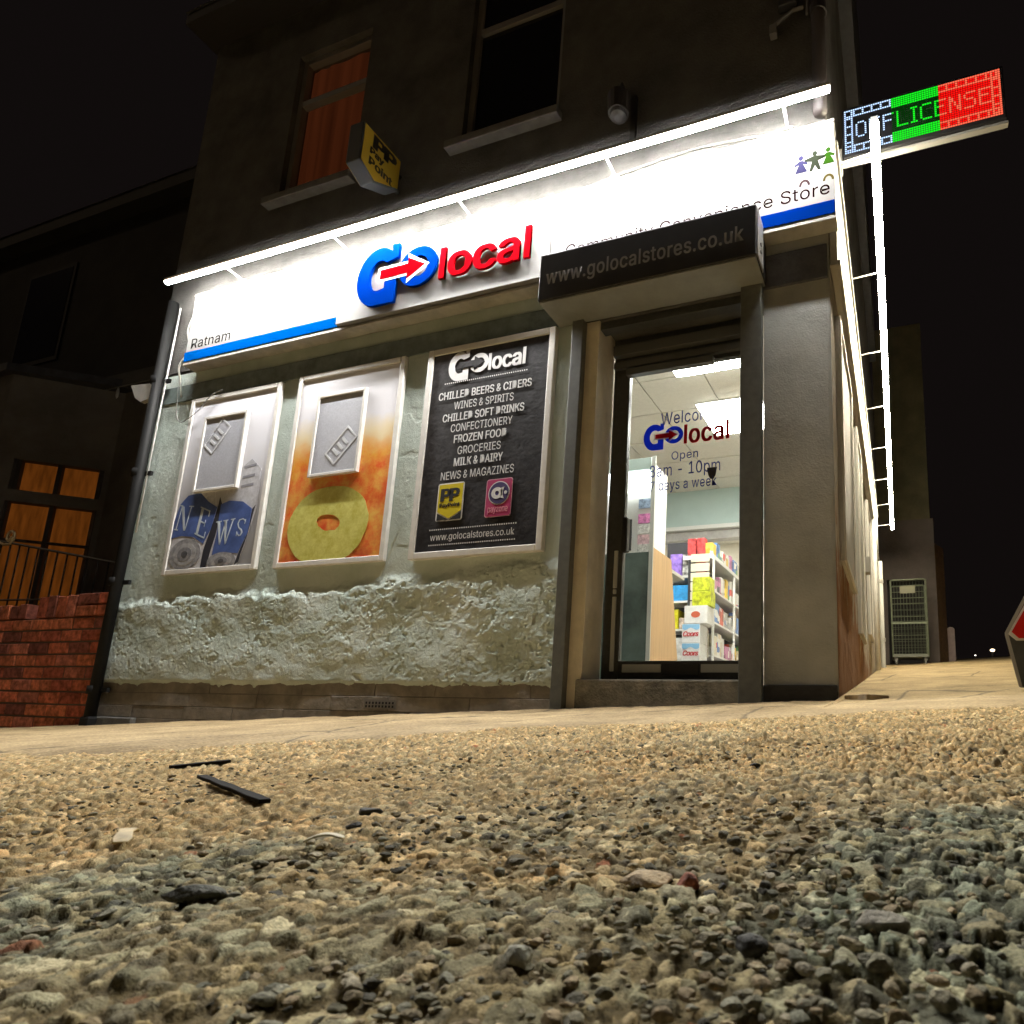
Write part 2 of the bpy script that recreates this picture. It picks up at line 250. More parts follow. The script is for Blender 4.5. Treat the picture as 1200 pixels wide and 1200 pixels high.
# ------------------------------------------------------------------ helpers: lettering (outlines of the alphabet used on the signs)
GLYPH = json.loads('''{" ":[188],"&":[448,[197,-7,150,-2,110,12,78,34,54,62,39,96,34,133,37,163,47,189,63,213,85,235,140,279,216,335,237,352,255,375,260,389,262,405,258,427,245,445,226,457,201,461,184,459,168,453,155,444,145,431,139,416,137,399,139,380,145,363,169,327,204,284,438,0,364,0,171,231,121,293,102,319,87,344,78,370,75,398,79,430,91,458,109,481,134,499,165,510,200,513,235,510,266,499,290,482,308,459,320,433,324,404,322,382,315,362,305,342,291,325,256,293,154,217,128,195,110,174,100,154,97,131,100,108,109,87,124,70,143,57,166,49,193,46,223,50,251,59,278,75,301,95,321,121,336,151,346,186,349,224,408,224,405,180,397,144,385,115,371,92,345,62,333,47,305,23,271,7,234,-3]],"-":[453,[337,244,337,188,114,188,114,244]],".":[188,[95,-4,78,-1,63,9,53,24,50,41,53,59,63,73,78,83,95,87,113,83,128,73,138,59,141,41,138,24,128,9,113,-1]],"0":[453,[227,-7,174,1,130,24,95,62,69,113,53,178,48,254,53,330,69,395,95,447,130,484,174,508,227,516,279,508,323,484,358,447,384,395,400,330,405,254,400,178,384,113,359,62,323,24,279,1],[227,50,261,56,290,74,313,103,330,144,340,194,344,254,340,314,330,365,313,405,290,435,261,453,227,460,192,453,163,435,140,405,123,365,113,314,109,254,113,194,123,144,140,103,163,74,192,56]],"1":[453,[76,0,76,55,391,55,391,0],[276,509,276,0,212,0,212,448,209,448,86,358,86,427,198,509]],"7":[453,[97,0,323,448,323,452,62,452,62,509,391,509,391,449,165,0]],"8":[453,[226,-7,178,-2,136,11,101,33,74,62,57,96,52,135,55,166,65,195,81,220,101,241,125,256,153,265,153,267,119,282,93,308,76,342,70,380,75,417,90,450,114,477,146,498,184,511,226,516,269,511,306,498,337,477,361,450,377,417,382,380,376,342,359,308,333,282,300,267,300,265,327,256,351,241,372,220,387,195,397,166,401,135,395,96,378,62,352,33,317,11,275,-2],[226,49,258,52,285,60,307,74,323,91,333,113,337,139,333,165,322,189,305,208,283,223,256,232,226,235,196,232,169,223,147,208,130,189,119,165,115,139,119,113,129,91,145,74,167,60,195,52],[226,290,252,292,274,300,293,313,307,330,316,351,319,376,316,399,308,420,294,437,275,449,252,457,226,460,200,457,177,449,159,437,145,420,136,399,133,376,136,351,145,330,159,313,178,300,201,292]],"A":[480,[16,0,201,509,276,509,463,0,395,0,287,302,264,372,232,478,245,478,213,371,191,302,85,0],[110,142,110,199,370,199,370,142]],"B":[456,[60,0,60,509,241,509,289,504,329,491,359,469,381,442,394,410,398,374,395,344,387,320,373,301,356,286,336,275,315,267,315,262,339,257,363,245,385,227,402,203,414,173,418,136,413,100,400,67,377,39,344,18,301,4,247,0],[125,57,245,57,296,63,330,80,349,105,355,137,352,161,342,184,327,203,306,218,279,228,248,231,125,231],[125,285,238,285,265,288,288,296,308,309,323,326,333,348,336,372,330,403,313,429,283,446,240,452,125,452]],"C":[510,[267,-7,205,1,150,25,104,63,70,115,48,179,40,254,48,329,70,393,104,445,150,484,205,508,267,516,305,513,340,504,373,490,402,471,427,447,448,418,463,385,473,348,408,348,401,373,389,395,375,413,357,428,337,440,315,449,292,454,267,456,223,450,184,432,150,403,125,364,109,314,103,254,109,194,125,145,151,105,184,76,223,59,267,53,292,55,315,60,337,69,357,81,375,96,389,114,401,136,408,160,473,160,463,124,448,91,428,62,402,38,373,19,341,5,305,-4]],"D":[502,[219,0,96,0,96,57,215,57,272,63,318,81,354,110,379,149,394,198,399,255,394,312,379,361,354,399,320,428,275,446,221,452,93,452,93,509,225,509,294,501,353,478,399,441,433,391,455,329,462,255,455,181,433,119,398,68,351,31,291,8],[125,509,125,0,60,0,60,509]],"E":[419,[60,0,60,509,372,509,372,452,125,452,125,286,355,286,355,229,125,229,125,57,375,57,375,0]],"F":[410,[60,0,60,509,369,509,369,452,125,452,125,278,346,278,346,221,125,221,125,0]],"G":[520,[269,-7,205,1,149,25,104,64,69,116,47,179,40,254,47,329,69,393,103,445,149,484,203,508,265,516,304,513,340,504,374,489,403,469,429,445,449,416,465,384,474,349,408,349,399,372,387,393,373,411,356,427,337,439,315,448,291,454,265,456,222,450,183,432,150,404,125,364,109,314,103,254,109,194,125,145,151,105,184,76,224,59,269,53,309,57,345,71,374,93,396,123,410,160,415,202,434,199,283,199,283,256,478,256,478,200,471,141,451,91,419,50,377,19,326,0]],"H":[517,[60,0,60,509,125,509,125,289,392,289,392,509,457,509,457,0,392,0,392,232,125,232,125,0]],"I":[300,[31,0,31,57,118,57,118,452,31,452,31,509,269,509,269,452,183,452,183,57,269,57,269,0]],"K":[467,[104,145,104,216,139,261,174,303,212,344,364,509,448,509,231,276,228,276],[60,0,60,509,125,509,125,334,124,225,125,193,125,0],[372,0,188,259,228,309,449,0]],"L":[393,[60,0,60,509,125,509,125,57,361,57,361,0]],"M":[628,[60,0,60,509,152,509,277,187,287,159,299,123,311,84,322,49,307,49,318,83,330,121,342,158,352,187,476,509,568,509,568,0,504,0,504,291,504,327,505,369,506,413,507,457,513,457,498,409,482,363,467,322,456,291,342,0,286,0,170,291,159,321,145,361,129,408,112,457,119,457,120,416,121,372,122,328,122,291,122,0]],"N":[523,[60,0,60,509,136,509,343,183,363,151,388,107,414,55,405,54,401,108,399,157,399,195,399,509,463,509,463,0,387,0,202,290,177,331,148,381,108,452,119,454,122,384,124,328,125,291,125,0]],"O":[533,[267,-7,205,1,150,25,105,63,70,115,48,179,40,254,48,329,70,393,105,445,150,484,205,508,267,516,329,508,384,484,429,445,464,393,486,329,493,254,486,179,464,115,429,63,384,25,329,1],[267,53,310,59,349,76,383,105,408,144,425,194,430,254,425,314,408,365,383,404,349,433,310,450,267,456,223,450,184,433,151,404,125,364,109,314,103,254,109,194,125,144,151,105,184,76,223,59]],"P":[445,[60,0,60,509,235,509,289,503,332,487,366,462,390,430,404,391,409,348,404,304,390,265,366,233,332,207,289,191,235,186,109,186,109,242,233,242,269,246,297,256,318,272,333,294,342,319,344,348,342,376,333,402,318,423,297,439,268,449,232,452,125,452,125,0]],"R":[449,[60,0,60,509,236,509,290,504,333,489,367,465,390,433,405,395,409,352,405,309,390,271,367,240,333,217,289,203,236,198,96,198,96,255,234,255,269,258,298,267,319,281,334,300,342,324,345,352,342,380,334,405,319,425,298,440,269,449,233,452,125,452,125,0],[353,0,230,229,303,229,428,0]],"S":[447,[224,-9,172,-4,128,9,91,31,64,60,46,96,38,137,104,137,110,110,123,88,142,71,166,59,194,52,224,49,257,52,286,60,311,74,329,92,341,114,346,139,342,161,332,179,316,193,296,205,245,222,184,239,128,260,86,289,60,326,52,372,58,413,75,448,102,476,138,498,180,511,227,516,275,511,316,498,351,476,377,449,394,415,401,378,337,378,326,412,302,437,267,453,225,459,194,456,167,448,145,435,129,418,118,398,115,376,119,352,131,334,148,319,169,308,212,293,264,279,312,264,336,252,359,238,379,220,395,198,405,171,408,139,403,99,386,64,360,34,323,11,278,-4]],"T":[449,[32,452,32,509,417,509,417,452,257,452,257,0,193,0,193,452]],"W":[686,[155,0,16,509,82,509,163,196,175,145,187,94,197,40,189,40,200,94,211,145,224,196,306,509,380,509,462,196,474,145,486,94,497,40,488,40,499,94,510,145,523,196,603,509,670,509,530,0,455,0,368,323,351,391,336,475,350,475,335,395,318,323,230,0]],"Y":[472,[203,0,203,208,16,509,91,509,192,344,222,292,250,230,224,230,251,293,280,344,381,509,455,509,268,208,268,0]],"Z":[438,[42,0,42,46,273,385,306,431,341,476,348,454,285,452,223,452,40,452,40,509,397,509,397,462,169,129,134,81,97,33,90,54,152,57,214,57,399,57,399,0]],"a":[389,[160,-9,126,-5,94,5,68,22,48,45,35,73,30,108,34,138,43,161,58,179,78,193,100,203,125,211,178,220,234,227,252,230,265,235,273,243,276,255,276,257,273,279,267,297,256,311,240,322,220,329,196,331,171,329,149,322,132,313,118,301,107,288,100,274,41,291,57,322,79,346,104,364,133,375,163,382,194,384,239,379,263,372,286,360,306,343,322,320,333,290,337,251,337,0,277,0,277,52,272,52,252,25,236,12,215,1,190,-6],[170,45,202,49,228,59,248,74,263,93,272,115,276,138,276,190,259,182,231,176,200,171,175,168,134,159,117,150,103,139,95,124,92,105,94,87,102,72,114,61,130,52,149,47]],"c":[396,[207,-8,159,-2,117,16,82,46,56,85,40,133,34,187,40,243,56,291,82,330,117,360,159,378,207,384,234,383,260,377,284,368,305,356,324,341,340,322,353,301,362,277,303,262,290,289,270,311,242,325,207,330,173,325,145,310,124,287,108,258,99,224,96,187,99,151,108,117,124,89,145,66,173,51,207,46,243,52,271,66,292,89,304,117,363,102,354,78,341,56,325,37,306,21,285,9,261,-1,235,-6]],"d":[424,[195,-8,151,-2,111,16,79,45,55,84,39,133,34,189,39,245,55,293,79,332,112,361,151,378,196,384,228,381,253,373,272,360,287,346,306,319,311,319,311,509,372,509,372,0,313,0,313,59,307,59,287,31,272,17,252,4,227,-5],[205,47,236,51,263,65,284,86,299,115,309,150,312,189,309,229,300,263,284,291,263,312,237,325,205,330,172,325,145,311,124,290,108,261,99,227,96,189,99,151,109,117,124,88,145,66,172,51]],"e":[404,[212,-8,161,-2,117,16,82,46,56,85,40,132,34,187,39,242,55,290,81,329,115,359,157,378,205,384,236,382,266,374,294,361,319,341,341,315,357,282,368,242,371,194,371,169,75,169,75,221,338,221,310,202,307,237,298,269,283,294,263,314,237,326,205,330,173,326,146,313,125,294,109,270,99,241,96,211,96,178,100,139,110,106,128,80,151,61,179,50,212,46,234,48,254,53,271,61,285,73,297,88,306,105,365,91,353,63,335,39,311,19,283,4,249,-5]],"g":[425,[207,-151,168,-148,134,-140,105,-127,82,-110,64,-91,51,-69,101,-41,122,-66,136,-78,154,-88,178,-95,207,-97,249,-92,282,-75,304,-47,311,-6,311,68,306,68,287,41,272,28,252,16,227,8,195,5,152,10,113,27,80,53,55,90,39,136,34,191,39,246,55,293,80,332,112,361,152,378,196,384,228,382,253,373,273,360,288,346,308,319,313,319,313,379,372,379,372,-9,367,-54,350,-90,324,-117,291,-136,251,-147],[205,59,237,63,264,75,285,95,300,121,309,154,312,193,309,231,300,264,285,291,264,312,237,325,205,330,172,325,145,312,124,290,109,262,99,229,96,193,99,155,109,123,124,96,145,76,172,63]],"i":[167,[53,0,53,379,114,379,114,0],[84,443,67,446,54,455,44,468,41,483,44,499,54,512,67,521,84,524,100,521,114,512,123,499,126,483,123,468,114,455,100,446]],"k":[381,[110,137,110,212,121,212,284,379,360,379,184,199,177,199],[53,0,53,509,114,509,114,0],[294,0,148,186,191,229,372,0]],"l":[189,[139,-2,101,3,74,20,58,47,53,84,53,509,114,509,114,99,115,77,120,62,130,54,146,52,160,53,170,54,181,3,162,-1]],"m":[610,[53,0,53,379,112,379,112,295,108,295,118,323,132,346,151,363,172,376,195,384,219,386,257,380,287,361,309,331,321,295,312,295,322,321,337,343,357,361,381,375,407,383,437,386,468,383,497,372,522,354,541,328,553,296,557,255,557,0,496,0,496,254,490,289,473,313,447,326,419,330,395,328,374,320,358,307,345,290,338,270,335,247,335,0,274,0,274,260,269,288,253,311,229,326,199,330,178,328,158,320,140,307,126,289,117,266,114,238,114,0]],"n":[410,[114,227,114,0,53,0,53,379,112,379,112,287,102,287,124,332,152,362,187,379,227,384,264,380,295,369,321,349,341,321,353,285,357,240,357,0,296,0,296,235,290,275,273,304,246,323,210,329,184,326,161,317,141,303,126,283,117,257]],"o":[415,[207,-8,159,-2,117,16,82,46,56,85,40,133,34,187,40,243,56,291,82,330,117,360,159,378,207,384,256,378,299,360,333,330,359,291,376,243,381,187,376,133,359,85,333,46,299,16,256,-2],[207,46,242,51,270,66,292,89,307,117,316,151,319,187,316,224,307,258,292,287,270,310,242,325,207,330,173,325,145,310,124,287,108,258,99,224,96,187,99,151,108,117,124,89,145,66,173,51]],"p":[424,[53,-143,53,379,112,379,112,319,118,319,137,346,152,360,171,373,197,381,229,384,274,378,313,361,345,332,370,293,385,245,390,189,385,133,370,84,346,45,313,16,274,-2,229,-8,198,-5,173,4,153,17,138,31,118,59,114,59,114,-143],[220,47,253,51,279,66,301,88,316,117,325,151,328,189,325,227,316,261,301,290,280,311,253,325,220,330,188,325,161,312,140,291,125,263,116,229,113,189,116,150,125,115,140,86,162,65,188,51]],"r":[259,[53,0,53,379,112,379,112,321,115,321,130,347,152,367,181,380,213,385,229,384,243,384,243,322,230,324,207,326,182,323,159,315,140,301,126,284,117,262,114,237,114,0]],"s":[365,[182,-8,145,-5,112,3,84,18,62,38,45,63,36,94,94,107,105,79,124,60,150,49,181,45,217,50,244,62,262,81,268,103,265,121,254,136,237,147,212,155,149,170,104,186,72,208,53,237,47,274,51,305,65,332,87,354,115,370,149,381,187,384,223,381,254,372,279,358,299,339,314,316,324,290,268,277,258,298,243,316,219,328,187,333,156,329,131,317,114,299,109,277,112,258,124,243,144,232,172,223,229,209,275,194,306,171,325,142,331,107,326,75,312,47,290,24,260,6,223,-5]],"t":[227,[204,379,204,327,6,327,6,379],[65,471,126,471,126,98,128,76,136,61,150,53,170,50,185,51,202,54,213,2,192,-3,168,-4,125,2,92,21,72,52,65,93]],"u":[410,[182,-5,146,-1,115,11,89,31,69,59,57,95,53,139,53,379,114,379,114,144,119,105,137,75,164,56,200,50,226,53,249,62,268,77,283,97,293,122,296,153,296,379,357,379,357,0,298,0,298,92,307,92,286,47,257,17,222,0]],"v":[389,[163,0,17,379,84,379,165,155,187,87,206,21,184,21,203,87,224,155,305,379,371,379,226,0]],"w":[567,[138,0,23,379,87,379,133,214,154,137,175,41,165,41,186,135,206,214,252,379,316,379,362,214,382,136,402,41,391,41,413,135,434,214,480,379,545,379,429,0,368,0,319,172,305,225,291,280,277,338,291,338,277,280,263,225,248,172,199,0]],"y":[389,[47,-139,61,-86,71,-87,88,-90,104,-89,118,-84,130,-74,141,-58,151,-36,163,-1,17,379,84,379,165,155,187,87,206,21,184,21,202,87,224,155,305,379,371,379,204,-58,191,-85,177,-107,159,-124,139,-136,117,-143,91,-145,65,-143]],"z":[380,[42,0,42,46,254,320,254,323,48,323,48,379,333,379,333,331,126,60,126,56,339,56,339,0]]}''')
GLYPH['l'] = [167, [53, 0, 114, 0, 114, 515, 53, 515]]
def text_loops(body, track=0, slant=0.0):
    x = 0; loops = []
    for ch in body:
        g = GLYPH[ch]
        for lp in g[1:]:
            loops.append([((x + lp[i] + slant * lp[i + 1]) / 1000, lp[i + 1] / 1000) for i in range(0, len(lp), 2)])
        x += g[0] + track
    return loops
def fit(loops, x0, x1, z0, z1):
    """scale loops so that their bounding box fills x0..x1, z0..z1"""
    xs = [p[0] for l in loops for p in l]; zs = [p[1] for l in loops for p in l]
    a, b, c, d = min(xs), max(xs), min(zs), max(zs)
    return [[(x0 + (p[0] - a) / (b - a) * (x1 - x0), z0 + (p[1] - c) / (d - c) * (z1 - z0)) for p in l] for l in loops]
def fitw(loops, x0, x1, base):
    xs = [p[0] for l in loops for p in l]; k = (x1 - x0) / (max(xs) - min(xs)); a = min(xs)
    return [[(x0 + (p[0] - a) * k, base + p[1] * k) for p in l] for l in loops]
FRONT = Matrix(((1, 0, 0, 0), (0, 0, -1, 0), (0, 1, 0, 0), (0, 0, 0, 1)))     # local x -> X, local y -> Z, faces -Y
SIDE = Matrix(((0, 0, 1, 0), (1, 0, 0, 0), (0, 1, 0, 0), (0, 0, 0, 1)))       # local x -> Y, local y -> Z, faces +X
def flat(name, loops, at, m, parent, thick=0.004, bold=0.0, basis=FRONT):
    """filled outlines (even-odd) standing proud of the plane `at` (y for FRONT, x for SIDE)"""
    cu = bpy.data.curves.new(name, 'CURVE'); cu.dimensions = '2D'; cu.fill_mode = 'BOTH'
    for lp in loops:
        sp = cu.splines.new('POLY'); sp.points.add(len(lp) - 1); sp.use_cyclic_u = True
        for q, (a, b) in zip(sp.points, lp): q.co = (a, b, 0, 1)
    cu.extrude = thick / 2
    o = bpy.data.objects.new(name, cu); COL.objects.link(o)
    dg = bpy.context.evaluated_depsgraph_get()
    me = bpy.data.meshes.new_from_object(o.evaluated_get(dg), depsgraph=dg)
    bpy.data.objects.remove(o); bpy.data.curves.remove(cu)
    off = Matrix.Translation((0, at, 0)) if basis is FRONT else Matrix.Translation((at, 0, 0))
    if bold:                                                   # heavier weight: the outline repeated a stroke's breadth around
        bb = bmesh.new()
        for k, (dx, dz) in enumerate(((0, 0), (bold, bold * .4), (-bold, -bold * .4), (bold, -bold * .4), (-bold, bold * .4))):
            m2 = me.copy(); m2.transform(Matrix.Translation((dx, dz, .00006 * k))); bb.from_mesh(m2); bpy.data.meshes.remove(m2)
        bb.to_mesh(me); bb.free()
    me.transform(off @ basis); me.name = name
    while me.materials: me.materials.pop()
    me.materials.append(m)
    ob = bpy.data.objects.new(name, me); COL.objects.link(ob)
    if parent: adopt(ob, parent)
    return ob
def circ(cx, cz, rx, rz=None, n=36, a0=0, a1=360):
    rz = rz or rx
    k = n if abs(a1 - a0) >= 360 else n + 1
    return [(cx + rx * math.cos(math.radians(a0 + (a1 - a0) * i / n)), cz + rz * math.sin(math.radians(a0 + (a1 - a0) * i / n))) for i in range(k)]
def rect(x0, x1, z0, z1): return [(x0, z0), (x1, z0), (x1, z1), (x0, z1)]
def rrect(x0, x1, z0, z1, r, n=5):
    o = []
    for cx, cz, a in ((x1 - r, z0 + r, -90), (x1 - r, z1 - r, 0), (x0 + r, z1 - r, 90), (x0 + r, z0 + r, 180)):
        o += [(cx + r * math.cos(math.radians(a + 90 * i / n)), cz + r * math.sin(math.radians(a + 90 * i / n))) for i in range(n + 1)]
    return o
def go_logo(x, z, w, at, mg, ma, mo, parent, t=0.004, basis=FRONT, lift=0.0):
    """the two letters with an arrow running from one into the other; w = width of both letters"""
    k = w / 0.74
    P = lambda pts: [(x + a * k, z + b * k) for a, b in pts]
    # capital with a thick bowl, a cut on the right and a square heel
    outer = [(.185 + .2 * math.cos(math.radians(a)), .25 + .25 * math.sin(math.radians(a))) for a in range(52, 271, 8)]
    inner = [(.2 + .095 * math.cos(math.radians(a)), .255 + .13 * math.sin(math.radians(a))) for a in range(268, 45, -8)]
    cap = [(.37, .50)] + [(.30, .505)] + outer + [(.37, 0.0), (.37, .25), (.26, .25), (.26, .135)] + inner + [(.30, .365), (.37, .385)]
    flat('logo_letter', [P(cap)], at, mg, parent, t, basis=basis)
    ro = circ(.565, .255, .175, .165, 40); ri = circ(.575, .255, .085, .088, 32)
    flat('logo_letter', [P(ro), P(ri)], at, mg, parent, t, basis=basis)
    s = -1 if basis is FRONT else 1
    def arrow(e): return [(.215 - e, .215 - e), (.475, .215 - e), (.475, .165 - e * 1.6), (.64 + e * 1.7, .255), (.475, .345 + e * 1.6), (.475, .295 + e), (.215 - e, .295 + e)]
    flat('arrow_outline', [P(arrow(.022))], at + s * (lift + t * .5 + .0012), mo, parent, .0012, basis=basis)
    flat('arrow', [P(arrow(0))], at + s * (lift + t * .5 + .0028), ma, parent, .0016 + lift, basis=basis)

# ------------------------------------------------------------------ ground
def slope(x, y):
    """height of the road and lane before stones: falls to the left, climbs past the shop and flattens beyond"""
    yy = np.where(y < 0, .07 * y, .105 * np.minimum(y, 14) + .012 * np.clip(y - 14, 0, 400))
    yy = np.where(y < -12, -.84 + .01 * (y + 12), yy)
    xx = .048 * np.clip(x, -14, 6) + .01 * (np.clip(x, -200, 200) - np.clip(x, -14, 6))
    return .117 + xx + yy
def border(x):
    """y of the ragged edge between the road surface and the pavement"""
    xs = np.array([-60, -14, -6, -2.28, -1.71, -1.29, -.66, -.08, .165, .6, 1.2, 3, 60])
    ys = np.array([-4.2, -3.6, -2.9, -2.42, -2.3, -2.08, -1.66, -1.5, -1.33, -1.15, -1.05, -1.0, -1.0])
    return np.interp(x, xs, ys)
CX, CY = .3125, -3.6
def stones(x, y, cell, rmin, rmax, hmax, prob, seed, flatk=2.2):
    """jittered field of embedded stones: returns height and a random id per vertex (0 where there is none)"""
    R = np.random.RandomState(seed); T = R.rand(7, 512, 512).astype(np.float32)
    ci = np.floor(x / cell).astype(np.int64); cj = np.floor(y / cell).astype(np.int64)
    best = np.zeros_like(x); sid = np.zeros_like(x)
    for di in (-1, 0, 1):
        for dj in (-1, 0, 1):
            a = (ci + di) & 511; b = (cj + dj) & 511
            px = (ci + di + .15 + .7 * T[0][a, b]) * cell; py = (cj + dj + .15 + .7 * T[1][a, b]) * cell
            r = rmin + (rmax - rmin) * T[2][a, b] ** 1.7; th = T[3][a, b] * math.pi; el = .55 + .45 * T[4][a, b]
            dx = x - px; dy = y - py; c = np.cos(th); s = np.sin(th)
            u = (dx * c + dy * s) / r; v = (-dx * s + dy * c) / (r * el)
            ang = np.arctan2(v, u)
            d = np.sqrt(u * u + v * v) * (1 + .13 * np.cos(3 * ang + 9 * T[5][a, b]) + .08 * np.cos(5 * ang + 20 * T[4][a, b]))
            q1 = T[5][a, b] * 6.283; q2 = 1.1 * T[6][a, b]
            top = (.50 + .40 * T[6][a, b]) * (1 + .75 * q2 * (u * np.cos(q1) + v * np.sin(q1)) - .10 * (u * u + v * v))
            h = hmax * (r / rmax) ** .6 * np.minimum(np.clip((1 - d) * flatk, 0, 1) ** .7, np.clip(top, .12, 1.15))
            h = np.where(T[5][a, b] < prob, h, 0)
            up = h > best
            best = np.where(up, h, best); sid = np.where(up, .02 + .98 * T[2][(a * 7 + 3) & 511, (b * 5 + 1) & 511], sid)
    return best, sid
PAL = np.array([[.25, .235, .165], [.33, .275, .175], [.40, .345, .23], [.17, .16, .12], [.29, .23, .13], [.46, .41, .30], [.10, .095, .075], [.31, .30, .225], [.23, .23, .17], [.37, .29, .18], [.29, .265, .185], [.40, .32, .20]], np.float32)
def make_ground():
    az = np.concatenate([np.linspace(-180, -84, 40, endpoint=False), np.linspace(-84, 30, 900), np.linspace(30, 180, 50)[1:]])   # clockwise from +Y
    rr = np.concatenate([np.linspace(.02, .2, 30, endpoint=False), np.arange(.2, .62, .0019), np.arange(.62, 1.3, .0036), np.arange(1.3, 2.3, .0065), np.arange(2.3, 4.6, .018), np.geomspace(4.6, 900, 60)])
    A, Rr = np.meshgrid(np.radians(az), rr)
    X = CX + Rr * np.sin(A); Y = CY + Rr * np.cos(A)
    base = slope(X, Y)
    near = sstep(7, 4, Rr)
    far = sstep(.5, 1.6, Rr)
    worn = sstep(.56, .66, fbm(X * 1.5 + 3.1, Y * 1.5 + 8, 1, 3)) * .35
    worn = np.maximum(worn, np.exp(-(((X + .55) / .42) ** 2 + ((Y + 2.88) / .24) ** 2)) * .85)
    big = sstep(.95, .3, Rr)
    h1, s1 = stones(X, Y, .0135, .0042, .0075, .0042, .72, 11, 4.0)
    h2, s2 = stones(X + .3, Y, .0080, .0022, .0042, .0026, .66, 12, 3.2)
    h3, s3 = stones(X, Y + .7, .042, .009, .0165, .0072, .42, 13, 4.2)
    h4, s4 = stones(X, Y + .2, .021, .0062, .0112, .0056, .58, 14, 4.2)
    h5, s5 = stones(X + .1, Y + .4, .0175, .0055, .0092, .0050, .55, 15, 4.2)
    h1 *= (1 - .6 * worn); h2 *= (1 - .3 * worn); h3 *= (1 - .9 * worn) * (.12 + .88 * big); h4 *= (1 - .8 * worn) * (.45 + .55 * big); h5 *= (1 - .8 * worn) * (.55 + .45 * big)
    mid = 1 + 1.3 * sstep(.5, 1.1, Rr)
    h1 *= mid; h2 *= mid; h5 *= mid
    gain = 1.25 + .15 * big
    h1 *= gain; h2 *= gain; h4 *= gain; h5 *= gain
    H = np.maximum.reduce([h1, h2 * .9, h3, h4, h5])
    which = np.argmax(np.stack([h2 * .9, h1, h3, h4, h5]), 0)
    ident = np.choose(which, [s2, s1, s3, s4, s5])
    lump = (fbm(X * 5, Y * 5, 2, 4) - .5) * .026 + (fbm(X * 26, Y * 26, 4, 3) - .5) * .006 + (fbm(X * 140, Y * 140, 5, 3) - .5) * .0030 + (fbm(X * 420, Y * 420, 1, 2) - .5) * .0012 * sstep(1.6, .8, Rr)
    off = Y - border(X) + (fbm(X * 6, Y * 6, 6, 3) - .5) * .3
    rough = 1 - sstep(-.12, .2, off)
    Z = base + (H + lump) * near * (.12 + .88 * rough) - .012 * (1 - rough)
    # nothing pokes up inside the buildings
    ins = (X > -6.15) & (X < -.12) & (Y > .2) & (Y < 12)
    Z = np.where(ins, np.minimum(Z, -.35), Z)
    # colours: sandy binder, each stone its own tone
    dirt = np.array([.25, .172, .068], np.float32); dim_tar = np.array([.045, .046, .026], np.float32)
    bare = np.clip(sstep(.70, .40, Rr + .55 * (fbm(X * 5 + 2, Y * 5, 3, 3) - .5)) + .3 * sstep(.6, .75, fbm(X * 3, Y * 3, 6, 3)), 0, 1) * (1 - .8 * worn)  # bare patches; towards the camera the lens's dim greenish tone is painted in
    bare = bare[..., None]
    C = dirt * (1 - bare) + dim_tar * bare
    pal = PAL[(ident * 997).astype(int) % len(PAL)]
    pal = pal * (.72 + .95 * ((ident * 3571) % 1))[..., None].astype(np.float32)
    red = ((ident * 7919) % 1 > .994)[..., None]
    pal = np.where(red, np.array([.30, .11, .06], np.float32), pal)
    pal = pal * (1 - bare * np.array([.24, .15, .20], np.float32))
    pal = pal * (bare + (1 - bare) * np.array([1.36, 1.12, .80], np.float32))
    on = sstep(.0008, .0026, H)[..., None]
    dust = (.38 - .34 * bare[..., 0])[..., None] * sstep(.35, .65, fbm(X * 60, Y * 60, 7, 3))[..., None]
    C = C * (1 - on) + (pal * (1 - dust) + dirt * dust) * on
    C = C * (1 - .4 * worn[..., None]) + dirt * 1.35 * .4 * worn[..., None]
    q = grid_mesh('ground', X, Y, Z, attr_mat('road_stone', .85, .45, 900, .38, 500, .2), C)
    q['kind'] = 'structure'
    return H
make_ground()
def hgt(x, y): return float(slope(np.array(x, float), np.array(y, float)))

